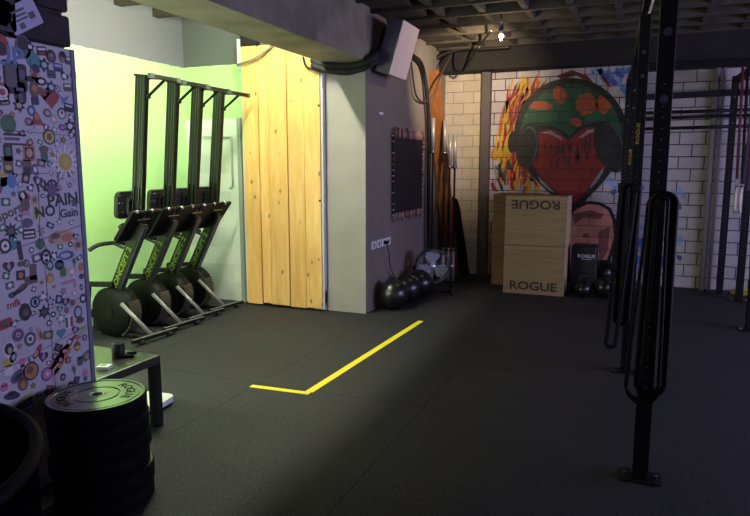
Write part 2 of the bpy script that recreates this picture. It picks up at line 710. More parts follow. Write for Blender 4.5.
PAL = dict(k=(26, 25, 28), w=(228, 226, 228), r=(186, 40, 38), o=(214, 120, 40), y=(222, 200, 50), g=(44, 120, 58), t=(40, 150, 150), b=(60, 120, 200),
           n=(32, 36, 92), p=(96, 62, 120), i=(216, 110, 160), e=(110, 76, 52), s=(208, 158, 124), d=(80, 80, 86), l=(150, 200, 110), c=(150, 190, 226))
PM = {k: mat('sticker_ink_' + k, v if k == 'w' else tuple(c * .62 + (sum(v) / 3 * .28 + 24) for c in v), 0.5) for k, v in PAL.items()}


def ell(rx, ry, n=20, a0=0.0):
    return [(rx * math.cos(2 * PI * i / n + a0), ry * math.sin(2 * PI * i / n + a0)) for i in range(n)]


def rrect(w, h, r):
    o = []
    for cx, cy, a in ((w / 2 - r, h / 2 - r, 0), (-w / 2 + r, h / 2 - r, 1), (-w / 2 + r, -h / 2 + r, 2), (w / 2 - r, -h / 2 + r, 3)):
        for j in range(4):
            t = (a + j / 3) * PI / 2
            o.append((cx + r * math.cos(t), cy + r * math.sin(t)))
    return o


def heart(s):
    return [(s * 16 * math.sin(t) ** 3 / 16, s * (13 * math.cos(t) - 5 * math.cos(2 * t) - 2 * math.cos(3 * t) - math.cos(4 * t)) / 16) for t in [2 * PI * i / 28 for i in range(28)]]


def star(r0, r1, n, a0=PI / 2):
    return [((r0 if i % 2 == 0 else r1) * math.cos(a0 + PI * i / n), (r0 if i % 2 == 0 else r1) * math.sin(a0 + PI * i / n)) for i in range(2 * n)]


N_ST = 0
SK = 0.78


def sticker(px, py, layers, rot=0.0, name='sticker', label=None):
    """layers: list of (colour key, polygon or ('T', text, size), du, dv)"""
    global N_ST
    u, v = onb(px, py)
    b = MB()
    keys = []
    for i, (key, poly, du, dv) in enumerate(layers):
        if key not in keys:
            keys.append(key)
        b.mi = keys.index(key)
        d = 0.0008 * (i + 1)
        M = face_px(0, 0, 0) @ Matrix.Rotation(rot, 4, 'Z') @ Matrix.Translation((du, dv, 0))
        if isinstance(poly, tuple):
            b.text(poly[1], poly[2], 0.0006, M @ Matrix.Translation((0, 0, d)), bold=poly[2] * 0.02)
        else:
            k_ = SK if name == 'sticker' else 1.0
            b.prism([(x * k_, y * k_) for x, y in poly], d, M @ Matrix.Translation((du * (k_ - 1), dv * (k_ - 1), 0)))
    o = b.build(name, [PM[k] for k in keys], board, loc=(.0004, u, v))
    if label:
        o['label'] = label
    N_ST += 1
    return o


# lettering and the larger stickers, where the photo shows them
sticker(9, 57, [('b', ('T', 'UP', .125), 0, 0)], -.02, label='blue painted letters UP')
for (t, x, y, s) in (('NO', 47, 186, .075), ('PAIN', 63, 200, .085), ('NO', 45, 212, .075), ('Gain', 69, 213, .06)):
    sticker(x, y, [('k' if s > .06 else 'n', ('T', t, s), 0, 0)], .06, name='marker_lettering', label='black marker word ' + t)
sticker(9, 213, [('e', ('T', 'Sport', .062), 0, 0)], .32, name='marker_lettering', label='brown marker word Sport')
sticker(51, 99, [('r', heart(.062), 0, 0)], label='big red heart-shaped sticker')
sticker(33, 60, [('t', ell(.05, .048), 0, 0)], label='round teal sticker')
sticker(8, 124, [('g', ell(.052, .055), 0, 0)], label='round dark green sticker')
sun = [('k', star(.115, .03, 14), 0, 0), ('w', star(.1, .045, 14), 0, 0), ('y', ell(.042, .046), 0, 0), ('o', ell(.03, .033), 0, 0), ('y', ell(.026, .029), 0, 0)]
sticker(65, 162, sun, name='sun_drawing', label='drawn yellow smiling sun with rays')
sticker(37, 120, [('r', [(-.05, -.03), (.05, -.03), (.0, .05)], 0, 0), ('o', ell(.02, .02), 0, .02)])
sticker(49, 137, [('k', ell(.045, .048), 0, 0), ('y', ell(.036, .038), 0, 0), ('e', ell(.018, .02), 0, 0)])
sticker(8, 153, [('k', rrect(.06, .095, .006), 0, 0), ('g', rrect(.035, .05, .006), 0, .01)])
sticker(29, 153, [('o', rrect(.082, .095, .005), 0, 0), ('k', rrect(.058, .068, .005), 0, 0), ('s', ell(.022, .026), 0, 0)])
sticker(44, 154, [('g', rrect(.05, .08, .01), 0, -.01), ('e', ell(.034, .022), 0, .03)])
sticker(8, 165, [('e', rrect(.065, .1, .005), 0, 0), ('y', ell(.02, .015), 0, -.015), ('k', rrect(.05, .02, .004), 0, -.04)])
sticker(27, 167, [('e', rrect(.062, .09, .005), 0, 0), ('k', rrect(.045, .04, .005), 0, -.02)])
sticker(15, 139, [('k', rrect(.15, .014, .004), 0, .025), ('d', rrect(.10, .018, .004), -.02, 0), ('k', rrect(.15, .012, .004), 0, -.03)])
sticker(62, 237, [('s', ell(.105, .045), 0, 0), ('e', ell(.035, .02), -.05, .012), ('o', ell(.04, .025), .04, -.005)], label='wide tan and orange oval sticker')
sticker(40, 244, [('g', ell(.034, .034), 0, 0)])
sticker(46, 257, [('k', ell(.038, .052), 0, 0), ('w', ell(.024, .034), 0, -.004), ('k', ell(.016, .01), 0, .012), ('k', ell(.012, .012), 0, -.022)])
sticker(65, 256, [('c', ell(.08, .05), 0, 0), ('p', ell(.06, .03), .01, .004), ('c', ell(.04, .016), 0, .004)], label='pale violet cloud shaped sticker')
leaf = []
for a in (-80, -45, -18, 0, 18, 45, 80):
    t = math.radians(90 + a)
    ln = .05 * (1 - abs(a) / 150)
    leaf += [(ln * .5 * math.cos(t - .18), ln * .5 * math.sin(t - .18)), (ln * math.cos(t), ln * math.sin(t)), (ln * .5 * math.cos(t + .18), ln * .5 * math.sin(t + .18)), (.004 * math.cos(t + .3), .004 * math.sin(t + .3))]
leaf = leaf + [(.004, -.03), (-.004, -.03)][::-1]
sticker(74, 263, [('g', leaf, 0, 0)], label='dark green leaf sticker')
sticker(74, 371, [('g', leaf, 0, 0)], .1, label='dark green leaf sticker')
sticker(15, 250, [('t', rrect(.05, .09, .02), 0, .05), ('k', rrect(.03, .12, .01), .03, -.01), ('e', rrect(.06, .03, .01), .03, -.09)], .1)
sticker(20, 290, [('k', ell(.06, .016), 0, 0), ('e', ell(.03, .012), .02, .012)], .4)
sticker(33, 272, [('e', rrect(.05, .1, .008), 0, 0)], -.05)
sticker(31, 280, [('e', rrect(.09, .05, .006), 0, 0)], .05)
sticker(63, 272, [('l', rrect(.055, .075, .006), 0, 0), ('g', rrect(.04, .055, .006), 0, 0)])
sticker(50, 278, [('o', ell(.028, .035), 0, 0), ('y', ell(.018, .022), 0, -.01)])
sticker(68, 282, [('i', rrect(.11, .022, .01), 0, 0), ('i', rrect(.02, .06, .01), .05, -.02)], .1, label='pink ribbon shaped sticker')
sticker(81, 267, [('o', ell(.024, .03), 0, 0)])
sticker(14, 304, [('r', ('T', 'mfk', .05), 0, 0)], .1, name='marker_lettering', label='red scribbled letters')
sticker(35, 302, [('k', ell(.036, .036), 0, 0), ('c', ell(.024, .024), 0, 0), ('k', ell(.012, .02), 0, 0)])
sticker(25, 312, [('k', ell(.042, .055), 0, 0), ('e', ell(.02, .024), .004, -.005)])
sticker(44, 312, [('k', star(.05, .026, 6), 0, 0), ('d', ell(.016, .016), 0, 0)])
sticker(5, 324, [('r', rrect(.1, .06, .02), 0, 0), ('e', ell(.03, .02), 0, 0)], .15)
sticker(18, 335, [('p', ell(.04, .04), 0, 0), ('w', ell(.014, .014), 0, 0), ('r', ell(.009, .009), 0, 0)], label='violet ring doughnut sticker')
sticker(30, 339, [('d', ell(.042, .045), 0, 0), ('w', ell(.024, .026), 0, 0), ('d', ell(.014, .015), 0, 0)], label='grey ring tyre sticker')
sticker(39, 334, [('s', rrect(.03, .09, .01), 0, 0), ('r', rrect(.02, .05, .008), .01, -.01)], .1)
sticker(61, 333, [('w', heart(.042), 0, 0), ('t', heart(.038), 0, 0)], label='teal heart sticker')
sticker(69, 322, [('w', rrect(.07, .09, .02), 0, 0), ('g', rrect(.02, .07, .006), -.02, 0), ('r', rrect(.02, .07, .006), .02, 0)], label='green white and red sticker')
sticker(78, 312, [('d', ell(.035, .045), 0, 0), ('c', ell(.022, .03), 0, 0)])
sticker(80, 320, [('e', ell(.035, .022), 0, 0)])
sticker(82, 330, [('l', rrect(.07, .045, .015), 0, 0)], .3)
for dx, dy, c in ((0, 0, 'r'), (3, -4, 'i'), (-4, 4, 'r'), (2, 6, 'o'), (7, -8, 'r')):
    sticker(60 + dx, 356 + dy, [(c, ell(.085, .013), 0, 0)], .75, name='brush_stroke', label='red diagonal paint stroke')
sticker(77, 346, [('r', ell(.028, .034), 0, 0), ('y', ell(.02, .014), 0, -.01), ('g', ell(.014, .01), 0, .012)])
sticker(80, 361, [('d', rrect(.05, .06, .015), 0, 0), ('k', ell(.024, .012), 0, .02)])
sticker(85, 375, [('i', star(.032, .02, 7), 0, .015), ('g', rrect(.03, .035, .008), 0, -.025)])
sticker(38, 351, [('r', ell(.05, .018), 0, 0), ('s', ell(.02, .014), -.02, .01)], 1.0)
sticker(31, 371, [('k', ell(.056, .058), 0, 0), ('o', ell(.046, .048), 0, 0), ('e', ell(.024, .024), -.01, .01)], label='round orange and black sticker')
sticker(47, 374, [('p', ell(.045, .045), 0, 0), ('i', ell(.034, .034), 0, 0), ('w', ell(.012, .012), 0, 0)], label='pink ring doughnut sticker')
sticker(18, 376, [('p', ell(.055, .034), 0, 0), ('k', ell(.03, .014), 0, -.004)], .5)
sticker(22, 362, [('w', ell(.036, .036), 0, 0), ('i', ell(.03, .022), 0, .006), ('k', rrect(.03, .02, .006), 0, -.024)])
sticker(23, 384, [('e', ell(.036, .042), 0, 0), ('o', ell(.02, .022), 0, -.006)])
sticker(12, 396, [('n', ell(.055, .022), 0, 0), ('k', ell(.03, .014), 0, .016)], -.2)
sticker(25, 398, [('y', ell(.06, .016), 0, 0), ('l', ell(.03, .008), 0, 0)], .35)
sticker(8, 366, [('y', rrect(.07, .05, .008), 0, .02), ('w', rrect(.06, .05, .008), 0, -.03), ('k', rrect(.04, .01, .002), 0, .0)])
sticker(9, 350, [('w', ell(.04, .05), 0, 0), ('k', ell(.03, .036), 0, .006), ('s', ell(.014, .02), .004, -.004)])
sticker(4, 387, [('w', ell(.036, .036), 0, 0), ('i', ell(.03, .03), 0, 0), ('k', ell(.006, .008), -.01, .006), ('k', ell(.006, .008), .01, .006)])
sticker(57, 371, [('l', star(.04, .02, 5), 0, 0)])
sticker(24, 405, [('n', rrect(.12, .045, .006), 0, 0), ('b', rrect(.1, .02, .006), 0, 0)], .3, label='dark blue strip sticker at the bottom edge')
sticker(10, 183, [('c', ell(.06, .075), 0, 0), ('b', ell(.03, .04), .01, .01)], label='pale blue oval sticker')
sticker(3, 180, [('g', ell(.03, .04), 0, 0), ('y', ell(.03, .016), 0, .03)])
sticker(25, 205, [('r', ell(.04, .03), 0, .045), ('e', ell(.032, .04), 0, 0), ('i', rrect(.06, .03, .01), 0, -.05)])
sticker(37, 213, [('y', rrect(.05, .085, .005), 0, 0), ('k', star(.026, .01, 4), 0, 0)], -.05, label='yellow rectangular sticker with black mark')
sticker(11, 231, [('k', star(.055, .028, 9), 0, 0), ('d', ell(.02, .02), 0, 0)])
sticker(27, 223, [('p', ell(.04, .03), 0, 0), ('d', ell(.02, .014), 0, 0)])
sticker(29, 234, [('k', rrect(.09, .06, .008), 0, 0), ('w', rrect(.07, .012, .003), 0, .01), ('w', rrect(.07, .01, .003), 0, -.014)])
sticker(5, 246, [('k', ell(.04, .045), 0, 0), ('w', ell(.025, .03), 0, 0), ('k', ell(.01, .01), 0, 0)])
sticker(52, 190, [('k', star(.075, .03, 8), 0, 0), ('p', ell(.034, .042), 0, 0)])
sticker(34, 88, [('k', ell(.062, .02), 0, .05), ('e', ell(.034, .05), 0, -.01), ('n', rrect(.05, .05, .01), 0, -.075), ('o', ell(.02, .02), 0, .0)], label='figure in a wide dark hat sticker')
sticker(11, 77, [('k', rrect(.1, .19, .006), 0, 0), ('d', rrect(.07, .13, .006), 0, .01)], label='tall dark rectangular sticker')
sticker(22, 78, [('k', rrect(.066, .16, .02), 0, 0), ('p', ell(.022, .03), 0, .02)])
sticker(23, 47, [('d', ell(.055, .068), 0, 0), ('k', ell(.036, .04), 0, .02)])
sticker(20, 93, [('k', rrect(.08, .13, .03), 0, 0), ('p', rrect(.05, .02, .006), 0, .02), ('d', rrect(.03, .05, .006), 0, -.03)])
sticker(2, 92, [('r', ell(.05, .055), 0, 0), ('w', ell(.035, .035), 0, 0), ('r', ell(.02, .02), 0, 0)])
sticker(44, 93, [('r', heart(.046), 0, 0), ('e', ell(.018, .02), 0, 0)])
sticker(63, 98, [('b', [(-.04, .03), (.0, .0), (.05, .02), (.02, -.02), (-.01, -.04), (-.02, .0)], 0, 0)], label='small blue bird shaped sticker')
sticker(1, 45, [('r', ell(.05, .06), 0, 0), ('k', ell(.03, .04), 0, -.02)])
# the many small ones between: black and white or muted, seeded
R2 = random.Random(21)
spots = [(x + R2.uniform(-2, 2), y + R2.uniform(-2, 2)) for (x, y) in
         ((31, 46), (41, 51), (52, 55), (61, 57), (44, 66), (60, 68), (51, 76), (68, 62), (36, 74), (71, 74), (66, 87), (53, 88),
          (4, 102), (17, 106), (63, 112), (70, 106), (70, 126))]
for (x, y) in spots:
    s = R2.uniform(.6, .95)
    kind = R2.choice('abcd')
    c1, c2, c3 = R2.choice('kkkdnp'), R2.choice('wwscd'), R2.choice('krgote')
    if kind == 'a':
        L_ = [(c1, ell(.042 * s, .045 * s), 0, 0), (c2, ell(.028 * s, .03 * s), 0, -.004), (c3, ell(.014 * s, .012 * s), 0, .004)]
    elif kind == 'b':
        L_ = [(c1, rrect(.08 * s, .06 * s, .008), 0, 0), (c2, rrect(.06 * s, .014, .003), 0, .01), (c3, rrect(.05 * s, .012, .003), 0, -.014)]
    elif kind == 'c':
        L_ = [(c2, ell(.04 * s, .05 * s), 0, 0), (c1, ell(.032 * s, .024 * s), 0, .018), (c3, ell(.02 * s, .016 * s), 0, -.018)]
    else:
        L_ = [(c1, star(.05 * s, .03 * s, 6), 0, 0), (c2, ell(.02 * s, .018 * s), 0, 0)]
    sticker(x, y, L_, R2.uniform(-.3, .3))

# uncountable little ones filling the gaps
b = MB()
FK = ['k', 'd', 'w', 's', 'e', 'c', 'p', 'i', 'r', 'g', 'n', 'o']
taken = [tuple(o.location[1:]) for o in board.children if o.name.startswith(('sticker', 'marker', 'sun'))]
for (px, py) in ((4, 50), (14, 50), (4, 62), (14, 62), (20, 57), (0, 57), (55, 200), (70, 196), (58, 212), (78, 212), (3, 216), (15, 210)):
    taken.append(onb(px, py))
made = 0
for _ in range(6000):
    u, v = R2.uniform(-.46, -.03), R2.uniform(.02, 1.70)
    if min((u - a) ** 2 + (v - c) ** 2 for a, c in taken) < .043 ** 2:
        continue
    taken.append((u, v))
    made += 1
    s = R2.uniform(.5, .95)
    ra = R2.uniform(-.5, .5)
    k1, k2 = R2.choice('kkddpnegs'), R2.choice('wwscdio')
    M = face_px(.0004, u, v) @ Matrix.Rotation(ra, 4, 'Z')
    w_, h_ = R2.uniform(.018, .034) * s, R2.uniform(.02, .036) * s
    kind = R2.randrange(4)
    b.mi = FK.index(k1)
    b.prism(ell(w_, h_, 12) if kind == 0 else rrect(w_ * 2, h_ * 1.6, .004) if kind == 1 else star(h_, h_ * .5, 5) if kind == 2 else heart(h_), .0008, M)
    b.mi = FK.index(k2)
    b.prism(ell(w_ * .55, h_ * .5, 10), .0015, M)
    if made > 130:
        break
fs = b.build('sticker', [PM[k] for k in FK], board)
fs['kind'] = 'stuff'

# card taped on the dark bricks
p = at_x(24, 16, -2.65)
b = MB()
M = face_px(0, 0, 0) @ Matrix.Rotation(.52, 4, 'Z')
b.prism(rrect(.18, .12, .006), .004, M)
b.mi = 1
for (u, v, w_, h_) in ((-.02, .03, .08, .01), (-.01, .01, .06, .008), (-.015, -.008, .07, .008), (-.03, -.035, .03, .025), (.045, -.01, .035, .03)):
    b.prism([(x + u, y + v) for x, y in rrect(w_, h_, .004)], .0055, M)
tag(b.build('paper_card', [mat('card_paper', (190, 186, 214), 0.6), PM['d']], loc=(-2.656, p.y, p.z)), 'pale tilted paper card stuck on the dark bricks above the board', 'card')
p = at_x(3, 12, -2.65)
b = MB()
b.prism(rrect(.13, .16, .02), .004, face_px(0, 0, 0))
b.mi = 1
for i in range(14):
    b.prism([(x + R.uniform(-.05, .05), y + R.uniform(-.06, .06)) for x, y in ell(.008, .005, 8)], .0052, face_px(0, 0, 0))
tag(b.build('sticker', [PM['k'], PM['d']], loc=(-2.656, p.y, p.z)), 'black speckled sticker on bricks at top left corner', 'sticker')

# ================================================================== PLANK PANEL + alcove fittings
b = MB()
xs = [-4.17, -3.985, -3.87, -3.62, -3.595, -3.395, -3.15]
xs = [-4.17, -4.0, -3.895, -3.655, -3.455, -3.15]
xs = [at_y(q, 180, 6.165).x for q in (244.5, 259.7, 269, 287.8, 304.6, 321)]
pp = empty('plank_panel', (-3.66, 6.19, 0.02))
tag(pp, 'tall panel of knotty pine planks standing beside the grey pillar', 'panel')
for i in range(5):
    b.box(xs[i] + 3.66 + .005, xs[i + 1] + 3.66 - .005, -.026 + .012 * (i % 2), .022, (0, .02, .01, .0, .012)[i], 2.86, 0.002)
b.build('boards', wood_mat('pine', (243, 200, 122), (220, 164, 86), 'Z', 0.4, 0.34, fine=9), pp)
b = MB(); b.box(-.5, .495, .024, .05, .03, 2.84)
b.build('backing', M_white, pp)
b = MB(); b.box(.506, .528, -.01, .05, 0, 2.84)
b.box(.5, .528, .0, .05, .05, .2)
b.build('edge_profile', mat('profile_white', (190, 190, 195), 0.5), pp)
b = MB()
for z in (1.2, 2.2):
    b.cyl((.49, -.03, z), (.49, -.02, z), .012)
b.build('bolt', M_matte, pp)
b = MB()
b.box(-.011, .011, -.011, .011, 0, .24)
b.box(-.4 + .011, -.011, -.008, .008, .22, .236)
# white conduit + board on the alcove back wall
b.bm.free()
b = MB()
for a, c in (((-4.75, 1.92), (-4.36, 1.92)), ((-4.36, 1.92), (-4.36, 1.36)), ((-4.36, 1.36), (-4.4, 1.33))):
    b.cyl((a[0], 6.285, a[1]), (c[0], 6.285, c[1]), .012)
tag(b.build('conduit', mat('conduit_grey', (176, 190, 168), 0.5)), 'thin bent conduit on the white block wall behind the rowers', 'conduit')
b = MB(); b.box(-4.27, -4.22, 6.262, 6.299, 0.0, 2.13, .003)
struct(b.build('trim_5', mat('trim_grey', (150, 158, 146), 0.5)), 'thin upright trim beside the planks', 'trim')
b = MB(); b.box(-4.215, -4.165, 6.23, 6.3, 2.66, 2.98, .004)
tag(b.build('trunking', M_white), 'white cable trunking at the top left corner of the planks', 'trunking')
b = MB(); b.box(-4.16, -3.95, 6.215, 6.29, 2.89, 3.17, .01)
tag(b.build('junction_box', M_matte), 'black box above the planks under the alcove ceiling', 'box')


def cable(pts, r, label, material=None, name='cable', group=None):
    b = MB()
    b.tube(smooth_path(pts), r, 8)
    o = b.build(name, material or M_matte)
    return tag(o, label, 'cable', group)


cable([(-4.19, 6.2, 2.70), (-4.08, 6.13, 2.70), (-3.9, 6.11, 2.74), (-3.72, 6.12, 2.84), (-3.6, 6.16, 2.95)], .013, 'grey cable looping across the top of the planks', mat('cable_grey', (120, 122, 112), 0.5))
cable([at_y(303, 57, 6.15), at_y(306, 66, 6.14), at_y(314, 70, 6.12), at_y(330, 73, 6.12), at_y(350, 74, 6.12), at_y(367, 68, 6.12)], .012, 'thin cable loop under the beam at the planks corner')
for i, (dy, r, lab) in enumerate(((0, .034, 'thick black cable bundle under the beam, upper one'), (5, .03, 'thick black cable bundle under the beam, lower one'))):
    cable([at_y(312, 60 + dy, 6.12), at_y(328, 65 + dy, 6.1), at_y(352, 66 + dy, 6.1), at_y(370, 60 + dy, 6.12), at_x(381, 48 + dy, -2.58), at_x(385, 30 + dy, -2.6)], r, lab, group='cable bundles under the beam')

# ================================================================== ROWING MACHINES
M_lab = mat('lime_lettering', (120, 150, 40), 0.5)
M_rail = mat('rail_black', (8, 8, 8), 0.35, 0.0, spec=0.3)
M_stripe = mat('rail_stripe', (70, 74, 70), 0.3, 0.5)


mat('housing_black', (8, 8, 8), 0.55, spec=0.2)


def rower():
    t = empty('rowing_machine')
    # rail: black I profile with bright grooves
    b = MB()
    b.box(-.055, .055, -.014, .014, 1.05, 2.36, .003)
    b.box(-.055, -.035, -.028, .028, 1.05, 2.36, .003)
    b.box(.035, .055, -.028, .028, 1.05, 2.36, .003)
    b.box(-.02, .02, -.024, .024, 1.05, 2.36, .003)
    rail = b.build('rail', M_rail, t)
    b = MB()
    for x in (-.028, .005, .03):
        for s in (-1, 1):
            b.box(x - .004, x + .004, s * .0235 - .002, s * .0235 + .002, 1.4, 2.355)
    b.build('track_strip', M_stripe, rail)
    b = MB(); b.box(-.066, .066, -.036, .036, 2.358, 2.377, .004)
    b.build('end_cap', M_black, t)
    # rear leg: crossbar on a strut
    b = MB()
    b.box(.225, .255, -.19, .19, 2.315, 2.352, .004)
    b.tube([(.05, 0, 2.345), (.225, 0, 2.335)], .013, 8)
    b.tube([(.045, 0, 2.185), (.24, 0, 2.32)], .013, 8)
    b.cyl((.05, -.02, 2.185), (.05, .02, 2.185), .016)
    leg = b.build('rear_leg', M_blackmetal, t)
    for s in (-1, 1):
        b = MB(); b.box(.221, .259, s * .165 - .026, s * .165 + .026, 2.311, 2.356, .006)
        b.build('foot_cap', mat('cap_grey', (60, 62, 60), 0.6), leg)
    # seat, seen from its underside
    b = MB()
    b.prism(rrect(.245, .27, .05), .04, Matrix(((0, 0, 1, -.155), (0, 1, 0, 0), (1, 0, 0, 1.222), (0, 0, 0, 1))))
    seat = b.build('seat', M_rubber, t)
    b = MB()
    b.box(-.116, -.07, -.05, .05, 1.14, 1.30, .01)
    b.cyl((-.07, -.045, 1.15), (-.07, .045, 1.15), .022); b.cyl((-.07, -.045, 1.29), (-.07, .045, 1.29), .022)
    b.build('seat_carriage', M_black, seat)
    for y in (-.115, -.075, .08):
        for z in (1.16, 1.24, 1.31):
            b = MB(); b.sphere((-.114, y, z), .007, n=10)
            b.build('seat_screw', M_chrome, seat)
    # rail clamp: two bright bars over the joint
    b = MB()
    for z in (1.135, 1.115):
        b.box(-.02, .066, -.075, .075, z - .005, z + .005, .002)
    b.build('rail_clamp', M_steel, t)
    # the rail leans: everything on it follows
    TILT = Matrix.Translation((0, 0, 2.365)) @ Matrix.Rotation(math.radians(6.0), 4, 'Y') @ Matrix.Translation((0, 0, -2.365))
    for o in [q for q in t.children if not q.name.startswith('rear_leg')]:
        for m_ in [o] + list(o.children):
            m_.data.transform(TILT)
    # footrests
    d = Vector((-.61, 0, -.79)).normalized()
    nrm = Vector((-.79, 0, .61)).normalized()
    for s in (-1, 1):
        M = Matrix(((d.x, 0, nrm.x, -.13), (d.y, 1, nrm.y, s * .096), (d.z, 0, nrm.z, 1.065), (0, 0, 0, 1)))
        b = MB()
        b.box(-.17, .175, -.088, .088, -.018, .014, .008, M)
        b.box(-.02, .175, -.088, .088, .01, .03, .008, M)
        fr = b.build('footrest', MATS['housing_black'], t)
        b = MB()
        b.tube([M @ Vector(q) for q in ((.06, -.066, .02), (.06, -.05, .07), (.06, 0, .09), (.06, .05, .07), (.06, .066, .02))], .014, 8, flat=.35)
        b.build('strap', M_fabric, fr)
        b = MB(); b.sphere(M @ Vector((-.16, -.03, -.005)), .021, n=12)
        b.build('buckle', M_chrome, fr)
    # main frame (chain housing)
    A, B = Vector((-.09, 0, 1.09)), Vector((-.525, 0, .29))
    dx = (A - B).normalized()
    nx = Vector((dx.z, 0, -dx.x))          # towards +x
    L_ = (A - B).length
    M = Matrix(((nx.x, 0, dx.x, B.x), (nx.y, 1, dx.y, B.y), (nx.z, 0, dx.z, B.z), (0, 0, 0, 1)))
    b = MB()
    b.box(-.055, .055, -.034, .034, 0, L_, .008, M)
    fr = b.build('main_frame', mat('frame_black', (17, 17, 18), 0.4), t)
    b = MB()
    b.box(.056, .066, -.03, .03, .05, L_ - .02, .002, M)
    b.build('frame_rail', mat('frame_grey', (70, 69, 78), 0.35, 0.4), fr)
    b = MB()
    Mt = M @ Matrix(((0, -1, 0, 0), (0, 0, -1, -.0355), (1, 0, 0, L_ * .45), (0, 0, 0, 1)))
    b.text('CONCEPT 2', .075, .001, Mt, sx=1.18, bold=.0012)
    b.build('lettering', M_lab, fr)
    # flywheel: enclosed drum with perforated rim
    C_ = Vector((-.45, 0, .243))
    b = MB()
    My = Matrix.Translation(C_) @ Matrix.Rotation(PI / 2, 4, 'X')
    b.lathe([(0, -.10), (.12, -.10), (.205, -.08), (.232, -.066), (.232, .066), (.205, .08), (.12, .10), (0, .10)], My, 40)
    fl = b.build('flywheel_housing', mat('housing_black', (8, 8, 8), 0.55, spec=0.2), t)
    b = MB()
    for k in range(18):
        a = -1.05 + k * 1.5 / 17
        c, s_ = math.cos(a), math.sin(a)
        b.box(C_.x + .226 * c - .02, C_.x + .226 * c + .02, -.066, .066, C_.z + .226 * s_ - .006, C_.z + .226 * s_ + .006,
              0, Matrix.Translation((C_.x + .226 * c, 0, C_.z + .226 * s_)) @ Matrix.Rotation(-a, 4, 'Y') @ Matrix.Translation((-C_.x - .226 * c, 0, -C_.z - .226 * s_)))
    b.build('cage', mat('cage_grey', (84, 80, 70), 0.4, 0.3), fl)
    for s in (-1, 1):
        b = MB(); b.cyl((C_.x, s * .098, C_.z), (C_.x, s * .11, C_.z), .06, n=20)
        b.build('hub_cover', M_blackmetal, fl)
    # chain guard block below and behind the wheel
    b = MB()
    b.box(-.70, -.52, -.06, .06, .035, .2, .02)
    b.box(-.62, -.08, -.045, .045, .012, .05, .01)
    b.build('front_cover', M_black, t)
    # front leg and floor bar with feet
    b = MB()
    for s in (0,):
        dd = Vector((.335, 0, -.27)).normalized()
        b.tube([(-.27, -.12, .35), (-.01, -.03, .055)], .020, 8, flat=.8)
        b.build('front_leg', M_alu, t)
    b = MB()
    RB_ = Matrix.Rotation(-.09, 4, 'Z')
    b.box(-.016, .016, -.275, .275, .03, .066, .004, RB_)
    bar = b.build('floor_bar', M_blackmetal, t)
    b = MB()
    b.box(-.015, .015, -.265, .265, .0655, .068, 0, RB_)
    b.build('top_strip', mat('strip_grey', (120, 118, 112), 0.45, 0.3), bar)
    for s in (-1, 1):
        b = MB()
        b.cyl(RB_ @ Vector((0, s * .17 - .02, .026)), RB_ @ Vector((0, s * .17 + .02, .026)), .026, n=14)
        b.build('caster', M_rubber, bar)
    # handle in its catch
    b = MB()
    b.tube(smooth_path([(-.54, -.195, .835), (-.51, -.11, .875), (-.45, 0, .885), (-.47, .11, .875), (-.47, .195, .85)], 5), .019, 10)
    b.tube([(-.45, 0, .885), (-.25, 0, .82)], .014)
    b.build('handle', M_rubber, t)
    # monitor arm with monitor folded down
    b = MB()
    for p0, p1 in (((-.42, -.05, .505), (-.73, -.05, .485)), ((-.725, -.05, .50), (-.775, -.05, .2))):
        p0, p1 = Vector(p0), Vector(p1)
        zz = (p1 - p0).normalized(); yy = Vector((0, 1, 0)); xx = yy.cross(zz)
        Ma = Matrix(((xx.x, 0, zz.x, p0.x), (0, 1, 0, p0.y), (xx.z, 0, zz.z, p0.z), (0, 0, 0, 1)))
        b.box(-.024, .024, -.022, .022, 0, (p1 - p0).length, .006, Ma)
    arm = b.build('monitor_arm', M_black, t)
    b = MB()
    b.box(-.86, -.74, -.12, .06, .15, .215, .014)
    b.build('monitor', M_black, arm)
    return t


rowers = []
row_lab = ['black upright rowing machine nearest the sticker board, first of four in the alcove',
           'black upright rowing machine second from the sticker board',
           'black upright rowing machine third from the sticker board, second from the planks',
           'black upright rowing machine at the far end beside the pine planks']
proto = rower()
for k in range(4):
    o = proto if k == 0 else copy_tree(proto)
    o.location = ((-4.04, -4.078, -4.117, -4.155)[k], (4.53, 4.985, 5.39, 5.80)[k], 0)
    tag(o, row_lab[k], 'rowing machine', 'rowing machines stored upright in the alcove')

# ================================================================== LOW TABLE and things
T = empty('low_table', (-2.93, 2.76, 0))
tag(T, 'low square black table between sticker board and rowing machines', 'table')
M_tab = mat('table_black', (24, 24, 23), 0.34, spec=1.0, coat=0.5)
b = MB(); b.box(-.275, .275, -.25, .25, .40, .45, .003); b.build('tabletop', M_tab, T)
for sx in (-1, 1):
    for sy in (-1, 1):
        b = MB(); b.box(sx * .2475 - .0275, sx * .2475 + .0275, sy * .2225 - .0275, sy * .2225 + .0275, 0, .4, .002)
        b.build('leg', M_black, T)


def on_z(px, py, z):
    r = ray(px, py)
    return CAM + r * ((z - CAM_H) / r.z)


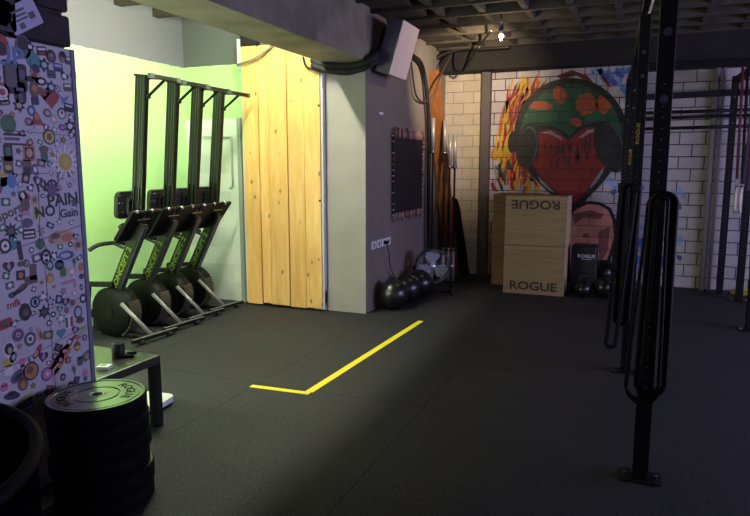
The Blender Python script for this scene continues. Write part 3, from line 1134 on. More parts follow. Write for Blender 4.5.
p = on_z(104.5, 369, .45)
t = empty('small_box', (p.x, p.y, .45), .35)
tag(t, 'small white box lying on the low black table', 'box')
b = MB(); b.box(-.035, .035, -.03, .03, 0, .022, .003); b.build('carton', mat('box_white', (222, 224, 214), 0.5), t)
b = MB(); b.box(-.018, .012, -.012, .014, .0222, .0232); b.build('printed_patch', mat('print_green', (110, 140, 90), 0.5), t)
p = on_z(118.5, 357, .45)
b = MB(); b.lathe([(0, .0), (.036, .0), (.038, .005), (.04, .088), (.036, .09), (.034, .02), (0, .015)], None, 20)
tag(b.build('cup', M_black, loc=(p.x, p.y, .45)), 'black cup standing on the low black table', 'cup')
p = on_z(129, 357, .45)
b = MB(); b.box(-.03, .03, -.02, .02, 0, .02, .005); b.box(-.01, .045, -.006, .006, .016, .034, .003)
tag(b.build('tape_dispenser', M_black, loc=(p.x, p.y, .45), rot=(0, 0, .6)), 'small black gadget beside the cup on the low table', 'gadget')
p = on_z(158, 403, .03)
b = MB()
S = empty('bathroom_scale', (-2.95, 3.22, 0), .1)
tag(S, 'white flat scale on the floor behind the low table', 'scale')
b = MB(); b.prism(rrect(.25, .25, .06), .036, Matrix.Translation((0, 0, .018))); b.build('platform', mat('scale_white', (232, 232, 226), 0.35), S)
b = MB(); b.prism(rrect(.21, .21, .03), .018); b.build('base', M_black, S)

# ================================================================== BUMPER PLATES
PX, PY = -2.33, 2.195
PH = .0865
M_plate = mat('plate_rubber', (26, 26, 27), 0.22, spec=1.0, coat=0.8)
M_let = mat('moulded_lettering', (8, 8, 8), 0.85, spec=0.1)


def plate():
    t = empty('bumper_plate')
    b = MB()
    b.lathe([(.027, .004), (.075, .004), (.10, .012), (.19, .012), (.196, .006), (.203, .006), (.209, .0), (.218, .0), (.225, .008), (.225, PH - .008), (.218, PH), (.205, PH),
             (.202, PH - .005), (.196, PH - .005), (.193, PH - .001), (.108, PH - .001), (.105, PH - .006), (.099, PH - .006), (.096, PH - .001), (.05, PH - .001), (.045, PH), (.027, PH), (.027, .004)], None, 96)
    for f in b.bm.faces:
        f.smooth = abs(f.normal.z) < .1
    b.bm.normal_update()
    for f in b.bm.faces:
        f.smooth = abs(f.normal.z) < .1
    for f in b.bm.faces:
        f.material_index = 1 if f.calc_center_median().to_2d().length > .2085 and f.normal.z < .9 else 0
    b.build('disc', [M_plate, mat('plate_rim', (8, 8, 9), 0.75, spec=0.1)], t)
    b = MB()
    b.lathe([(.0255, 0), (.034, 0), (.034, PH + .001), (.0255, PH + .001), (.0255, 0)], None, 24)
    b.build('hub_ring', M_steel, t)
    b = MB()
    for word, a0, size in (('ROGUE', math.radians(15), .058), ('ROGUE', math.radians(195), .058)):
        for i, ch in enumerate(word):
            a = a0 - (i - 2) * .31
            M = Matrix.Rotation(a - PI / 2, 4, 'Z') @ Matrix.Translation((0, .15, PH - .0012))
            b.text(ch, size, .0012, M, sx=1.15, bold=.001)
    b.build('lettering', M_let, t)
    return t


pl = plate()
plabs = ['black bumper plate lowest of the stack on the floor', 'black bumper plate second from the floor in the stack', 'black bumper plate third from the floor in the stack',
         'black bumper plate third from the top of the stack', 'black bumper plate directly under the topmost one', 'topmost black bumper plate of the stack, its face and lettering in view']
offs = ((.012, .006), (.016, .01), (.004, -.004), (.012, .004), (.006, .0), (0, 0))
for k in range(6):
    o = pl if k == 0 else copy_tree(pl)
    o.location = (PX + offs[k][0], PY + offs[k][1], k * PH + .0008 * k)
    o.rotation_euler = (0, 0, [1.2, 2.5, .3, 4.0, 5.1, .55][k])
    tag(o, plabs[k], 'weight plate', 'stacked bumper plates')

# ================================================================== BLACK DRUM (bottom left)
D = empty('drum', (-1.30, .515, 0))
tag(D, 'large open black drum in the bottom left corner, cut by the frame', 'drum')
b = MB()
b.lathe([(0, .0), (.37, .0), (.385, .02), (.395, .35), (.398, .36), (.398, .39), (.395, .4), (.405, .74), (.408, .75), (.408, .78), (.405, .79), (.408, 1.07), (.395, 1.07), (.385, .5), (0, .5)], None, 64)
b.build('body', mat('drum_plastic', (6, 6, 8), 0.8, spec=0.0), D)
b = MB(); b.tube([(.408 * math.cos(a), .408 * math.sin(a), 1.075) for a in [2 * PI * i / 64 for i in range(64)]], .013, 8, closed=True)
b.build('rim', mat('drum_rim', (14, 14, 16), 0.6, spec=0.1), D)

# ================================================================== FLOOR TAPE
def tape(a, c, w, label):
    a, c = Vector(a), Vector(c)
    d = (c - a).normalized()
    n = Vector((-d.y, d.x, 0)) * w / 2
    b = MB()
    b.prism([(v.x, v.y) for v in (a - n, c - n, c + n, a + n)], .0015)
    tag(b.build('floor_tape', M_yellow, loc=(0, 0, .0006)), label, 'tape', 'yellow floor tape strips')


tape(on_z(309, 392, 0), on_z(421, 321, 0), .06, 'long yellow tape strip running along the black floor')
tape(on_z(251, 386, 0), on_z(309.5, 393.5, 0), .05, 'short yellow tape strip at the end of the long one')

# ================================================================== BLACKBOARD, SOCKETS, SPEAKER on the side wall
bb = empty('blackboard', (XP, 7.56, .985))
tag(bb, 'blackboard framed by a fringe of short sticks on the grey side wall', 'blackboard')
b = MB(); b.box(.001, .02, -.55, .55, .02, .98, .003)
b.build('slate', mat('slate_black', (26, 26, 26), 0.75, noise=0.2, nscale=5), bb)
SM = [mat('stick_brown', (124, 82, 66), 0.6), mat('stick_pink', (182, 134, 120), 0.6), mat('stick_grey', (146, 136, 130), 0.6), mat('stick_dark', (48, 40, 40), 0.6)]


def stick(p0, p1):
    b = MB(); b.cyl(p0, p1, .0085, n=6)
    b.build('stick', R.choice(SM), bb)


for i in range(34):
    y = -.55 + i * 1.1 / 33
    stick((.024, y, .93), (.024, y, 1.03 + R.uniform(-.02, .03)))
    stick((.024, y, -.03 - R.uniform(-.02, .03)), (.024, y, .05))
for i in range(15):
    z = .03 + i * .92 / 14
    stick((.024, -.60 - R.uniform(-.01, .02), z), (.024, -.52, z))
    stick((.024, .52, z), (.024, .60 + R.uniform(-.01, .02), z))
p = at_x(380, 243, XP)
so = empty('power_sockets', (XP, p.y, p.z))
tag(so, 'row of four white power sockets low on the grey side wall', 'socket')
for i in range(4):
    b = MB(); b.box(.0, .022, -.29 + i * .15, -.165 + i * .15, -.045, .045, .006)
    s_ = b.build('socket', M_white, so)
    b = MB(); b.cyl((.0215, -.2275 + i * .15, 0), (.0225, -.2275 + i * .15, 0), .026, n=20)
    b.build('recess', mat('socket_grey', (120, 120, 124), 0.5), s_)
b = MB()
y0 = p.y + .075
b.box(-2.648, -2.60, y0 - .02, y0 + .02, p.z - .02, p.z + .02, .006)
b.tube(smooth_path([(-2.62, y0, p.z - .015), (-2.60, y0 + .02, p.z - .12), (-2.61, y0 + .1, p.z - .3), (-2.6, y0 + .22, p.z - .45), (-2.6, y0 + .3, .02)]), .006, 6)
tag(b.build('plugged_cable', M_matte), 'black plugged cable hanging from the power sockets', 'cable')
p = at_x(380.5, 113, XP)
b = MB(); b.prism([(-.05, -.01), (.0, -.015), (.06, -.02), (.09, .012), (.02, .012), (-.04, .006)], .002, face_px(0, 0, 0))
tag(b.build('torn_paper', M_white, loc=(XP, p.y, p.z)), 'small torn white paper scrap above the blackboard', 'paper')

# speaker: white box tilted down, facing into the gym
sp = empty('wall_speaker', (-2.5, 6.93, 2.62))
tag(sp, 'tilted white loudspeaker high on the grey side wall', 'speaker')
# cabinet axes fitted to its four visible front corners
q3 = at_x(389.7, 74.5, -2.45)
q0 = at_y(404, 20, q3.y)
q2 = at_x(406, 78, -2.45)
vdir = q0 - q3
hh = vdir.length
vdir.normalize()
ww = q2.y - q3.y
udir = Vector((0, 1, 0))
ndir = udir.cross(vdir).normalized()
ctr = q3 + vdir * hh / 2 + udir * ww / 2
MS = Matrix(((udir.x, vdir.x, ndir.x, ctr.x), (udir.y, vdir.y, ndir.y, ctr.y), (udir.z, vdir.z, ndir.z, ctr.z), (0, 0, 0, 1)))
MS = Matrix.Translation(-Vector(sp.location)) @ MS
DEP = .17
b = MB()
b.box(-ww / 2, ww / 2, -hh / 2, hh / 2, -DEP, -.012, .006, MS)
b.build('cabinet', mat('speaker_grey', (88, 86, 100), 0.5), sp)
b = MB()
b.box(-ww / 2, ww / 2, -hh / 2, hh / 2, -.012, 0, .003, MS)
b.build('grille', mat('speaker_grille', (238, 220, 202), 0.55, bump=0.2, nscale=300), sp)
b = MB()
a_ = MS @ Vector((0, -.1, -DEP + .005))
loc = Vector(sp.location)
b.tube([a_, Vector((XP + .03, 6.95, 2.74)) - loc], .03, 8)
b.box(XP - loc.x + .001, XP - loc.x + .03, -.10, .10, .0, .30, .004)
b.build('bracket', M_matte, sp)

M_cab2 = mat('cable_black', (16, 16, 16), 0.5)
cable([at_x(393, 18, -2.62), at_x(400, 40, -2.63), at_x(412, 55, -2.63), at_x(420, 62, -2.62), at_x(424, 74, -2.62), at_x(427, 95, -2.61), at_x(429, 130, -2.61), at_x(428.5, 200, -2.61), at_x(429, 285, -2.61)],
      .028, 'thick black cable running down the side wall beside the barbells', M_cab2)
cable([at_y(424, 72, 8.7), at_y(433, 61, 8.75), at_y(447, 53, 8.78), at_y(465, 49, 8.8), at_y(482, 49, 8.8), at_y(510, 47, 8.8)], .032, 'black cable bundle under the ceiling above the corner', M_cab2)
cable([at_y(455, 52, 8.78), at_y(455, 64, 8.76), at_y(458, 71, 8.76), at_y(463, 71, 8.74), at_y(470, 60, 8.6), at_y(480, 45, 8.2), at_y(491, 31, 7.5)], .012, 'thin black cable loop hanging over the cream brick corner', M_cab2)
cable([at_y(478, 48, 8.3), at_y(484, 40, 8.0), at_y(491, 31, 7.5)], .010, 'pale strand added as the highlight on the thin cable loop near the small lamp', mat('cable_pale', (190, 180, 160), 0.5))  # highlight of the thin loop, modelled as a separate pale strand
cable([at_x(411, 62, -2.63), at_x(414, 85, -2.625), at_x(417, 97, -2.62), at_y(424, 102, 8.1), at_y(434, 95, 8.2), at_y(440, 77, 8.3), at_y(452, 53, 8.6)], .012, 'brown thin cable loop in front of the leaning plank', mat('cable_brown', (70, 52, 42), 0.5))

# small spot lamp under the ceiling
LP = at_y(501, 36, 7.0)
lm = empty('spot_lamp', (LP.x, LP.y, LP.z))
tag(lm, 'small lit spot lamp hanging under the waffle ceiling', 'lamp')
b = MB(); b.sphere((0, 0, 0), .024, n=16)
b.build('bulb', mat('bulb_glow', (255, 214, 160), 0.5, emit=14.0), lm)
b = MB(); b.cyl((0, 0, .02), (0, 0, .09), .026, .02); b.cyl((0, 0, .09), (0, 0, ZC + .02 - LP.z), .008)
b.tube([(.0, 0, .1), (.03, -.0, .1)], .006)
b.build('socket', M_steel, lm)
b = MB(); b.tube([(-.035, 0, -.02), (0, 0, -.04), (.035, 0, -.02), (.04, 0, .03)], .007)
b.build('guard', M_chrome, lm)

# ================================================================== CORNER: plank, barbells, fan, balls
t_, b_ = at_y(433, 70, 8.42), Vector((-2.46, 9.0, .01))
d = (t_ - b_)
L_ = d.length
z_ = d.normalized()
x_ = Vector((1, .1, 0)); x_ = (x_ - z_ * x_.dot(z_)).normalized()
y_ = z_.cross(x_)
b0 = b_.copy()
MP = Matrix(((x_.x, y_.x, z_.x, 0), (x_.y, y_.y, z_.y, 0), (x_.z, y_.z, z_.z, .01), (0, 0, 0, 1)))
b = MB()
hpl = L_
b.prism([(-.095, 0), (.095, 0), (.095, hpl - .06), (.07, hpl - .01), (.0, hpl), (-.07, hpl - .02), (-.095, hpl - .08)], .03, MP @ Matrix(((1, 0, 0, 0), (0, 0, -1, 0), (0, 1, 0, 0), (0, 0, 0, 1))))
tag(b.build('leaning_plank', wood_mat('orange_wood', (150, 94, 44), (120, 70, 30), 'Z', 0.5, 0.0, False), loc=b0), 'tall orange plank leaning in the corner behind the barbells', 'plank')

bars = [((433.3, 118), 8.22), ((445, 120), 8.5), ((450.3, 134), 8.5), ((455.3, 134), 8.5)]
blab = ['barbell with chrome sleeve nearest the grey side wall', 'barbell second from the grey side wall, reaching highest beside the first', 'barbell third from the side wall, chrome sleeve lower',
        'barbell fourth from the side wall, nearest the cream brick corner']


def barbell(h):
    t = empty('barbell')
    b = MB(); b.cyl((0, 0, .44), (0, 0, h - .44), .0145, n=12)
    b.build('shaft', M_matte, t)
    for z0, z1 in ((0.0, .42), (h - .42, h)):
        b = MB(); b.cyl((0, 0, z0), (0, 0, z1), .025, n=16)
        b.build('sleeve', mat('sleeve_grey', (172, 170, 168), 0.38, 0.35), t)
    for z0 in (.42, h - .46):
        b = MB(); b.cyl((0, 0, z0), (0, 0, z0 + .04), .032, n=16)
        b.build('collar', M_steel, t)
    return t


for i, ((px, py), Y) in enumerate(bars):
    p = at_y(px, py, Y)
    t = barbell(p.z - .01)
    t.location = (p.x, p.y, .01)
    tag(t, blab[i], 'barbell', 'barbells standing in the corner')
b = MB(); b.box(-2.66, -2.2, 8.1, 8.62, 0, .009, .002)
tag(b.build('floor_mat', M_rubber), 'thin black rubber mat under the standing barbells', 'mat')
# dark rolled mats / boards leaning
pt = at_y(452, 192, 9.02)
b = MB()
b.prism([(-.2, 0), (.16, 0), (.1, .4), (.0, .98), (-.04, 1.1), (-.1, 1.14), (-.16, 1.1)], .05, face_my(0, 0, 0))
tag(b.build('leaning_mat', mat('mat_black', (18, 16, 16), 0.85, spec=0.1), loc=(-2.40, 9.13, 0)), 'black mat leaning on the cream brick corner', 'mat')

# fan
fc = at_y(432.5, 266, 7.55)
fn = empty('floor_fan', (fc.x, fc.y, 0), .39)
tag(fn, 'silver floor fan with shiny blades beside the black balls', 'fan')
FR = .215
Mf = Matrix.Translation((0, 0, fc.z)) @ Matrix.Rotation(PI / 2 + .12, 4, 'X')     # local z -> facing -Y and slightly up
M_fan = mat('fan_metal', (240, 242, 252), 0.38, 0.9)
b = MB(); b.lathe([(FR - .012, -.06), (FR, -.06), (FR, .06), (FR - .012, .06), (FR - .012, -.06)], Mf, 48)
b.build('housing', mat('fan_housing', (96, 100, 112), 0.35, 0.8), fn)
b = MB()
for r in [FR * k / 6 for k in range(2, 7)]:
    b.tube([Mf @ Vector((r * math.cos(a), r * math.sin(a), .062)) for a in [2 * PI * i / 32 for i in range(32)]], .0016, 4, closed=True)
for k in range(16):
    a = 2 * PI * k / 16
    b.tube([Mf @ Vector((.045 * math.cos(a), .045 * math.sin(a), .064)), Mf @ Vector((FR * math.cos(a), FR * math.sin(a), .062))], .0016, 4)
b.build('cage', M_chrome, fn)
for k in range(3):
    a0 = PI / 2 + k * 2 * PI / 3
    b = MB()
    poly = []
    n = 9
    for i in range(n + 1):
        a = -.42 + .84 * i / n
        poly.append((.195 * math.cos(a), .195 * math.sin(a)))
    poly += [(.12, .10), (.035, .022), (.035, -.022), (.12, -.09)]
    b.prism(poly, .003, Mf @ Matrix.Rotation(a0, 4, 'Z') @ Matrix.Rotation(.1, 4, 'X'))
    b.build('blade', M_fan, fn)
b = MB(); b.lathe([(0, .05), (.03, .045), (.045, .02), (.045, -.08), (.06, -.09), (.06, -.2), (0, -.2)], Mf, 20)
b.build('hub', M_fan, fn)
b = MB()
for s in (-1, 1):
    b.tube([(s * (FR + .012), 0, fc.z), (s * (FR + .012), 0, .02)], .012, 8)
    b.tube([(s * (FR + .012), -.16, .013), (s * (FR + .012), .16, .013)], .012, 8)
b.tube([(-FR - .012, .15, .013), (FR + .012, .15, .013)], .012, 8)
b.build('stand', M_blackmetal, fn)
b = MB()
for s in (-1, 1):
    b.cyl((s * (FR), 0, fc.z), (s * (FR + .045), 0, fc.z), .02, n=12)
b.build('knob', M_chrome, fn)

# medicine balls
M_ball = mat('ball_vinyl', (17, 17, 18), 0.30, spec=0.6)
mbl = ['black medicine ball nearest the pillar corner, under the sockets', 'black medicine ball second from the pillar corner', 'black medicine ball third from the pillar, touching the silver fan']


def ball(r):
    t = empty('medicine_ball')
    b = MB(); b.sphere((0, 0, r), r, n=40)
    o = b.build('shell', M_ball, t)
    b = MB()
    for k in range(3):
        Mk = Matrix.Translation((0, 0, r)) @ Matrix.Rotation(k * PI / 3, 4, 'Z') @ Matrix.Rotation(PI / 2, 4, 'X')
        b.tube([Mk @ Vector((r * math.cos(a), r * math.sin(a), 0)) for a in [2 * PI * i / 48 for i in range(48)]], .0028, 5, closed=True)
    b.build('seam', M_matte, t)
    return t


mb = ball(.17)
for k in range(3):
    o = mb if k == 0 else copy_tree(mb)
    o.location = (-2.475 + .03 * k, 6.58 + .37 * k, 0)
    o.rotation_euler = (0, 0, .4 * k)
    tag(o, mbl[k], 'ball', 'medicine balls along the side wall')

# ================================================================== PLYO BOXES
M_ply = wood_mat('birch_ply', (150, 126, 88), (126, 104, 70), 'X', 0.6, 0.0, False)  # darker than bare plywood: shade of the recess put into the colour
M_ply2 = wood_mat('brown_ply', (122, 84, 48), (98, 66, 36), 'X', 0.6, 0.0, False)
M_edge = mat('ply_edge', (190, 168, 126), 0.6)


def plyo(w, d, h, m, text=None, flip=False):
    t = empty('plyo_box')
    b = MB(); b.box(-w / 2, w / 2, -d / 2, -d / 2 + .018, .0, h, .004); b.build('front_panel', m, t)
    b = MB(); b.box(-w / 2, w / 2, d / 2 - .018, d / 2, .0, h, .0015); b.build('back_panel', m, t)
    for s in (-1, 1):
        b = MB(); b.box(s * (w / 2 - .009) - .009, s * (w / 2 - .009) + .009, -d / 2 + .018, d / 2 - .018, 0, h, .0015); b.build('side_panel', M_edge if text else m, t)
    for z in (0, h - .018):
        b = MB(); b.box(-w / 2 + .018, w / 2 - .018, -d / 2 + .018, d / 2 - .018, z, z + .018); b.build('cap_panel', m, t)
    if text:
        b = MB()
        M = face_my(0, -d / 2 - .0004, .1 if not flip else h - .1)
        if flip:
            M = M @ Matrix.Rotation(PI, 4, 'Z')
        b.text(text, .15, .0008, M, sx=1.16, bold=.004)
        b.build('lettering', mat('burnt_lettering', (52, 40, 26), 0.7), t)
    return t


BW, BD, BHt = .74, .505, .608
RB = .01
for k in range(2):
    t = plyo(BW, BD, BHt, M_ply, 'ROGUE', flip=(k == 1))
    t.location = (-1.158 + .006 * k, 8.0 + BD / 2, k * (BHt + .007))
    t.rotation_euler = (0, 0, -.012 * k)
    tag(t, ['lower plywood plyo box, lettering upright, standing on the floor', 'upper plywood plyo box, lettering upside down, on the lower box'][k], 'plyo box', 'lettered plyo boxes')
for k in range(2):
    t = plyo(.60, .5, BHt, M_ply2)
    t.location = (-1.49, 8.77, k * (BHt + .001))
    t.rotation_euler = (0, 0, 0)
    tag(t, ['browner plyo box behind the lettered ones, on the floor', 'browner plyo box behind the lettered ones, on top'][k], 'plyo box', 'plain plyo boxes behind')

# black padded block with white lettering, kettlebells, balls
blk = empty('soft_block', (-.59, 8.48, 0))
tag(blk, 'black vinyl block with white lettering beside the plyo boxes', 'block')
b = MB(); b.box(-.155, .155, -.15, .15, 0, .60, .02); b.build('cushion', mat('black_vinyl', (15, 15, 17), 0.45), blk)
b = MB(); b.text('ROGUE', .058, .001, face_my(.03, -.1512, .47), sx=1.1, bold=.001); b.box(-.03, .09, -.1525, -.1505, .43, .436)
b.build('lettering', mat('white_print', (200, 200, 205), 0.5), blk)


def kettlebell(r):
    t = empty('kettlebell')
    b = MB(); b.sphere((0, 0, r * .95), r, n=24)
    b.build('bell', M_ball, t)
    b = MB(); b.tube(smooth_path([(-r * .55, 0, r * 1.6), (-r * .7, 0, r * 2.15), (-r * .4, 0, r * 2.55), (r * .4, 0, r * 2.55), (r * .7, 0, r * 2.15), (r * .55, 0, r * 1.6)], 5), .016, 8)
    b.build('handle', M_black, t)
    return t


kb = kettlebell(.10)
p = on_z(588, 294, 0)
kb.location = (-.56, 8.05, .006); kb.rotation_euler = (0, 0, .6)
tag(kb, 'black kettlebell on the floor in front of the lettered vinyl block', 'kettlebell')
o = ball(.125)
o.location = (-.325, 8.12, 0)
tag(o, 'small glossy black ball catching a violet highlight near the block', 'ball')
o = ball(.175)
o.location = (-.37, 8.95, 0)
tag(o, 'black medicine ball behind the rig post, under the blue graffiti', 'ball')

# ================================================================== MURAL
mural = empty('wall_mural', (-.95, YB, 1.6))
tag(mural, 'painted mural of a heart wearing headphones with flames on white bricks', 'mural')


def paint_mat(key, rgb):
    return brick_mat('paint_' + key, rgb, tuple(v * .62 for v in rgb), .30, .155, .0045, bump=.7, patch=.45, rgb2=tuple(v * .85 for v in rgb), rough=.6)


def mu(px, py):
    p = at_y(px, py, YB)
    return p.x + .95, p.z - 1.6


# mural bricks line up with the wall: same world origin
class Paint(MB):
    def __init__(s):
        super().__init__()
        s.keys = []

    def shape(s, key, pts, layer):
        if key not in s.keys:
            s.keys.append(key)
        s.mi = s.keys.index(key)
        s.prism([mu(*p) for p in pts], .0008 + layer * .0007, face_my(0, 0, 0))
        return s

    def done(s, name):
        return s.build(name, [PMAT[k] for k in s.keys], mural)


PMAT = {k: paint_mat(k, c) for k, c in dict(yellow=(226, 178, 42), orange=(214, 110, 36), red=(172, 30, 28), dred=(120, 22, 24), green=(28, 92, 52), dgreen=(24, 66, 44), terra=(186, 84, 34),
        black=(22, 21, 22), grey=(84, 84, 88), pale=(170, 160, 162), heart=(150, 18, 22), heartd=(84, 14, 18), brown=(232, 160, 128), dbrown=(150, 96, 78), blue=(96, 140, 214), dblue=(80, 100, 180), lblue=(164, 190, 226)).items()}


def blob(cx, cy, rx, ry, rot=0, n=22, wob=0.0, rr=R):
    o = []
    for i in range(n):
        a = 2 * PI * i / n
        k = 1 + rr.uniform(-wob, wob)
        x, y = rx * k * math.cos(a), ry * k * math.sin(a)
        o.append((cx + x * math.cos(rot) - y * math.sin(rot), cy + x * math.sin(rot) + y * math.cos(rot)))
    return o


def flame(cx, cy, h, w, lean, ph):
    """tongue from (cx,cy) upward"""
    Lp, Rp = [], []
    n = 9
    for i in range(n + 1):
        t = i / n
        x = cx + lean * t + math.sin(ph + t * 4.2) * w * .45 * t
        y = cy - h * t
        ww_ = w * (math.sin(PI * min(1, t * .9 + .12)) ** .8) * (1 - t) ** .35
        Lp.append((x - ww_ / 2, y)); Rp.append((x + ww_ / 2, y))
    return Lp + Rp[::-1]


RF = random.Random(5)
b = Paint()
zones = [('orange', 44, 12), ('yellow', 44, 11), ('red', 36, 9), ('yellow', 22, 6), ('dred', 12, 4), ('orange', 16, 5), ('red', 12, 4)]
ly = 0
for key, n, w in zones:
    for i in range(n):
        t = RF.random()
        # flames run up the left side and over the top of the head
        if t < .8:
            y = RF.uniform(112, 196); x = RF.uniform(497, 528) + max(0, (150 - y)) * .12 - (3 if y > 150 else 0) + max(0, y - 160) * .35
            h, lean = RF.uniform(18, 40), RF.uniform(0, 9)
        else:
            y = RF.uniform(92, 108); x = RF.uniform(508, 540); h, lean = RF.uniform(12, 24), RF.uniform(4, 12)
        y_top = y - h
        if y_top < 73:
            h = y - 73
        b.shape(key, flame(x, y, h, w * RF.uniform(.35, .75), lean, RF.uniform(0, 6)), ly + (i % 3) * .35)
    ly += 1
for i in range(34):
    x, y = RF.uniform(494, 560), RF.uniform(168, 198)
    b.shape(RF.choice(['grey', 'black', 'pale', 'red', 'yellow', 'dgreen']), flame(x, y, RF.uniform(6, 14), RF.uniform(3, 6), RF.uniform(-8, 8), RF.uniform(0, 6)), 6 + (i % 4) * .3)
b.done('flames')
b = Paint()
arc = [(571 + 57 * math.cos(a), 136 - 58 * math.sin(a)) for a in [PI * (-.16) + PI * 1.32 * i / 40 for i in range(41)]]
arc2 = [(571 + 51 * math.cos(a), 138 - 54 * math.sin(a)) for a in [PI * (-.16) + PI * 1.32 * i / 40 for i in range(41)]]
b.shape('black', arc + arc2[::-1], 9)
b.done('headband')
b = Paint()
b.shape('green', [(571 + 53 * math.cos(a), 138 - 55 * math.sin(a)) for a in [PI * i / 30 for i in range(31)]] + [(519, 150), (622, 150)][::1], 7.4)
for (cx, cy, rx, ry, ro) in ((540, 130, 14, 6, .3), (600, 95, 12, 6, .6), (578, 122, 8, 10, 0), (556, 88, 10, 4, -.4)):
    b.shape('dgreen', blob(cx, cy, rx, ry, ro, wob=.2, rr=RF), 8.0)
for (cx, cy, rx, ry, ro) in ((540, 105.5, 13, 4.2, .05), (560, 95, 6.5, 8.5, -.3), (587, 104, 10.5, 12, .5), (604, 104, 8, 10, .3), (576, 122, 6, 4, .4)):
    b.shape('terra', blob(cx, cy, rx, ry, ro, wob=.16, rr=RF), 8.6)
b.done('green_dome')
b = Paint()
hp_out = [(569, 136), (580, 127), (594, 123), (606, 127), (616, 140), (618, 158), (608, 176), (592, 194), (575, 208), (556, 198), (538, 182), (526, 166), (524, 148), (530, 133), (542, 125), (556, 127)]
hp_in = [(569, 141), (580, 131), (593, 127), (603, 131), (610, 142), (611, 157), (602, 173), (588, 189), (574, 203), (558, 193), (542, 178), (532, 163), (530, 148), (536, 135), (545, 129.5), (557, 131)]
b.shape('black', [tuple(v[:2]) for v in smooth_path([(x, y, 0) for x, y in hp_out + [hp_out[0]]], 4)][:-1], 9.4)
b.shape('heart', [tuple(v[:2]) for v in smooth_path([(x, y, 0) for x, y in hp_in + [hp_in[0]]], 4)][:-1], 10.0)
for i in range(26):
    x = RF.uniform(536, 604)
    y = RF.uniform(150, 168)
    b.shape('heartd', flame(x, y, RF.uniform(10, 20), RF.uniform(2, 4), RF.uniform(-2, 2), RF.uniform(0, 6)), 10.6 + (i % 3) * .25)
for pts in ([(541, 133), (550, 130.5), (560, 136), (564, 141), (556, 137), (548, 134)], [(578, 138), (588, 130), (598, 128.5), (600, 131), (590, 133), (582, 138)], [(592, 183), (600, 172), (604, 166), (603, 172), (597, 182), (590, 189)],
            [(538, 176), (546, 184), (555, 193), (550, 191), (541, 183)]):
    b.shape('pale', pts, 11.4)
b.done('heart')
for side in (0, 1):
    b = Paint()
    if side == 0:
        b.shape('black', blob(527.5, 146, 11.5, 22, .12), 12)
        b.shape('black', blob(513, 142, 5, 11, .1), 11.5)
        b.shape('grey', blob(528, 146, 9.6, 20, .12), 12.5)
        b.shape('black', blob(527, 147, 8.8, 19, .12), 13.0)
    else:
        b.shape('black', blob(610, 147, 15, 27, -.35), 12)
        b.shape('grey', blob(613, 147, 11, 24, -.3), 12.5)
        b.shape('black', blob(611.5, 147, 10.6, 23.6, -.3), 13.0)
    b.done('ear_cup')
b = Paint()
arm = [(566, 296), (566, 215), (574, 206), (586, 201), (600, 202), (611, 208), (616, 220), (617, 238), (612, 256), (606, 270), (604, 292)]
b.shape('black', arm, 9)
b.shape('brown', [(570, 296), (570, 216), (577, 209), (588, 204), (599, 205), (608, 210), (613, 221), (614, 238), (609, 255), (603, 268), (601, 292)], 9.6)
for pts in ([(572, 214), (590, 210), (604, 214), (600, 219), (584, 218), (574, 224)], [(598, 232), (610, 226), (608, 250), (600, 264)], [(582, 234), (588, 233), (590, 237), (584, 238)]):
    b.shape('dbrown', pts, 10.2)
b.done('brown_arm')
for i in range(88):
    b = Paint()
    q = i % 8
    if q < 4:
        x, y = RF.uniform(604, 644), RF.uniform(172, 286)
        if x < 620 and y > 196:
            x += 18
        if x < 612:
            y = min(y, 184)
    elif q < 6:
        x, y = RF.uniform(650, 682), RF.uniform(186, 276)
    else:
        x, y = RF.uniform(594, 640), RF.uniform(70, 112)
        if (x - 571) ** 2 / 60 ** 2 + (y - 136) ** 2 / 62 ** 2 < 1:
            y = 72
    b.shape(RF.choice(['blue', 'blue', 'lblue', 'lblue', 'dblue']), blob(x, y, RF.uniform(3, 8), RF.uniform(2, 5), RF.uniform(0, 3), 14, .3, RF), 2 + (i % 5) * .4)
    b.done('blue_stroke')
for pts in ([(556, 76), (572, 70), (588, 76), (594, 84), (588, 82), (576, 75), (562, 80)], [(598, 72), (606, 78), (612, 88), (606, 84)]):
    b = Paint()
    b.shape('dred', pts, 5)
    b.done('red_stroke')
for (x, y) in ((606, 76), (613, 82), (619, 74), (600, 90)):
    b = Paint()
    b.shape('dblue', blob(x, y, 5, 3, .6, 12, .2, RF), 5)
    b.done('blue_stroke')
# re-seat the bricks of the paint on the wall's own grid
for m in PMAT.values():
    nt = m.node_tree
    for n in nt.nodes:
        if n.type == 'SEPXYZ':
            tcn = [q for q in nt.nodes if q.type == 'TEX_COORD'][0]
            mp = nt.nodes.new('ShaderNodeMapping')
            mp.inputs['Location'].default_value = (-.95, YB, 1.6)
            nt.links.new(tcn.outputs['Object'], mp.inputs['Vector'])
            nt.links.new(mp.outputs[0], n.inputs[0])

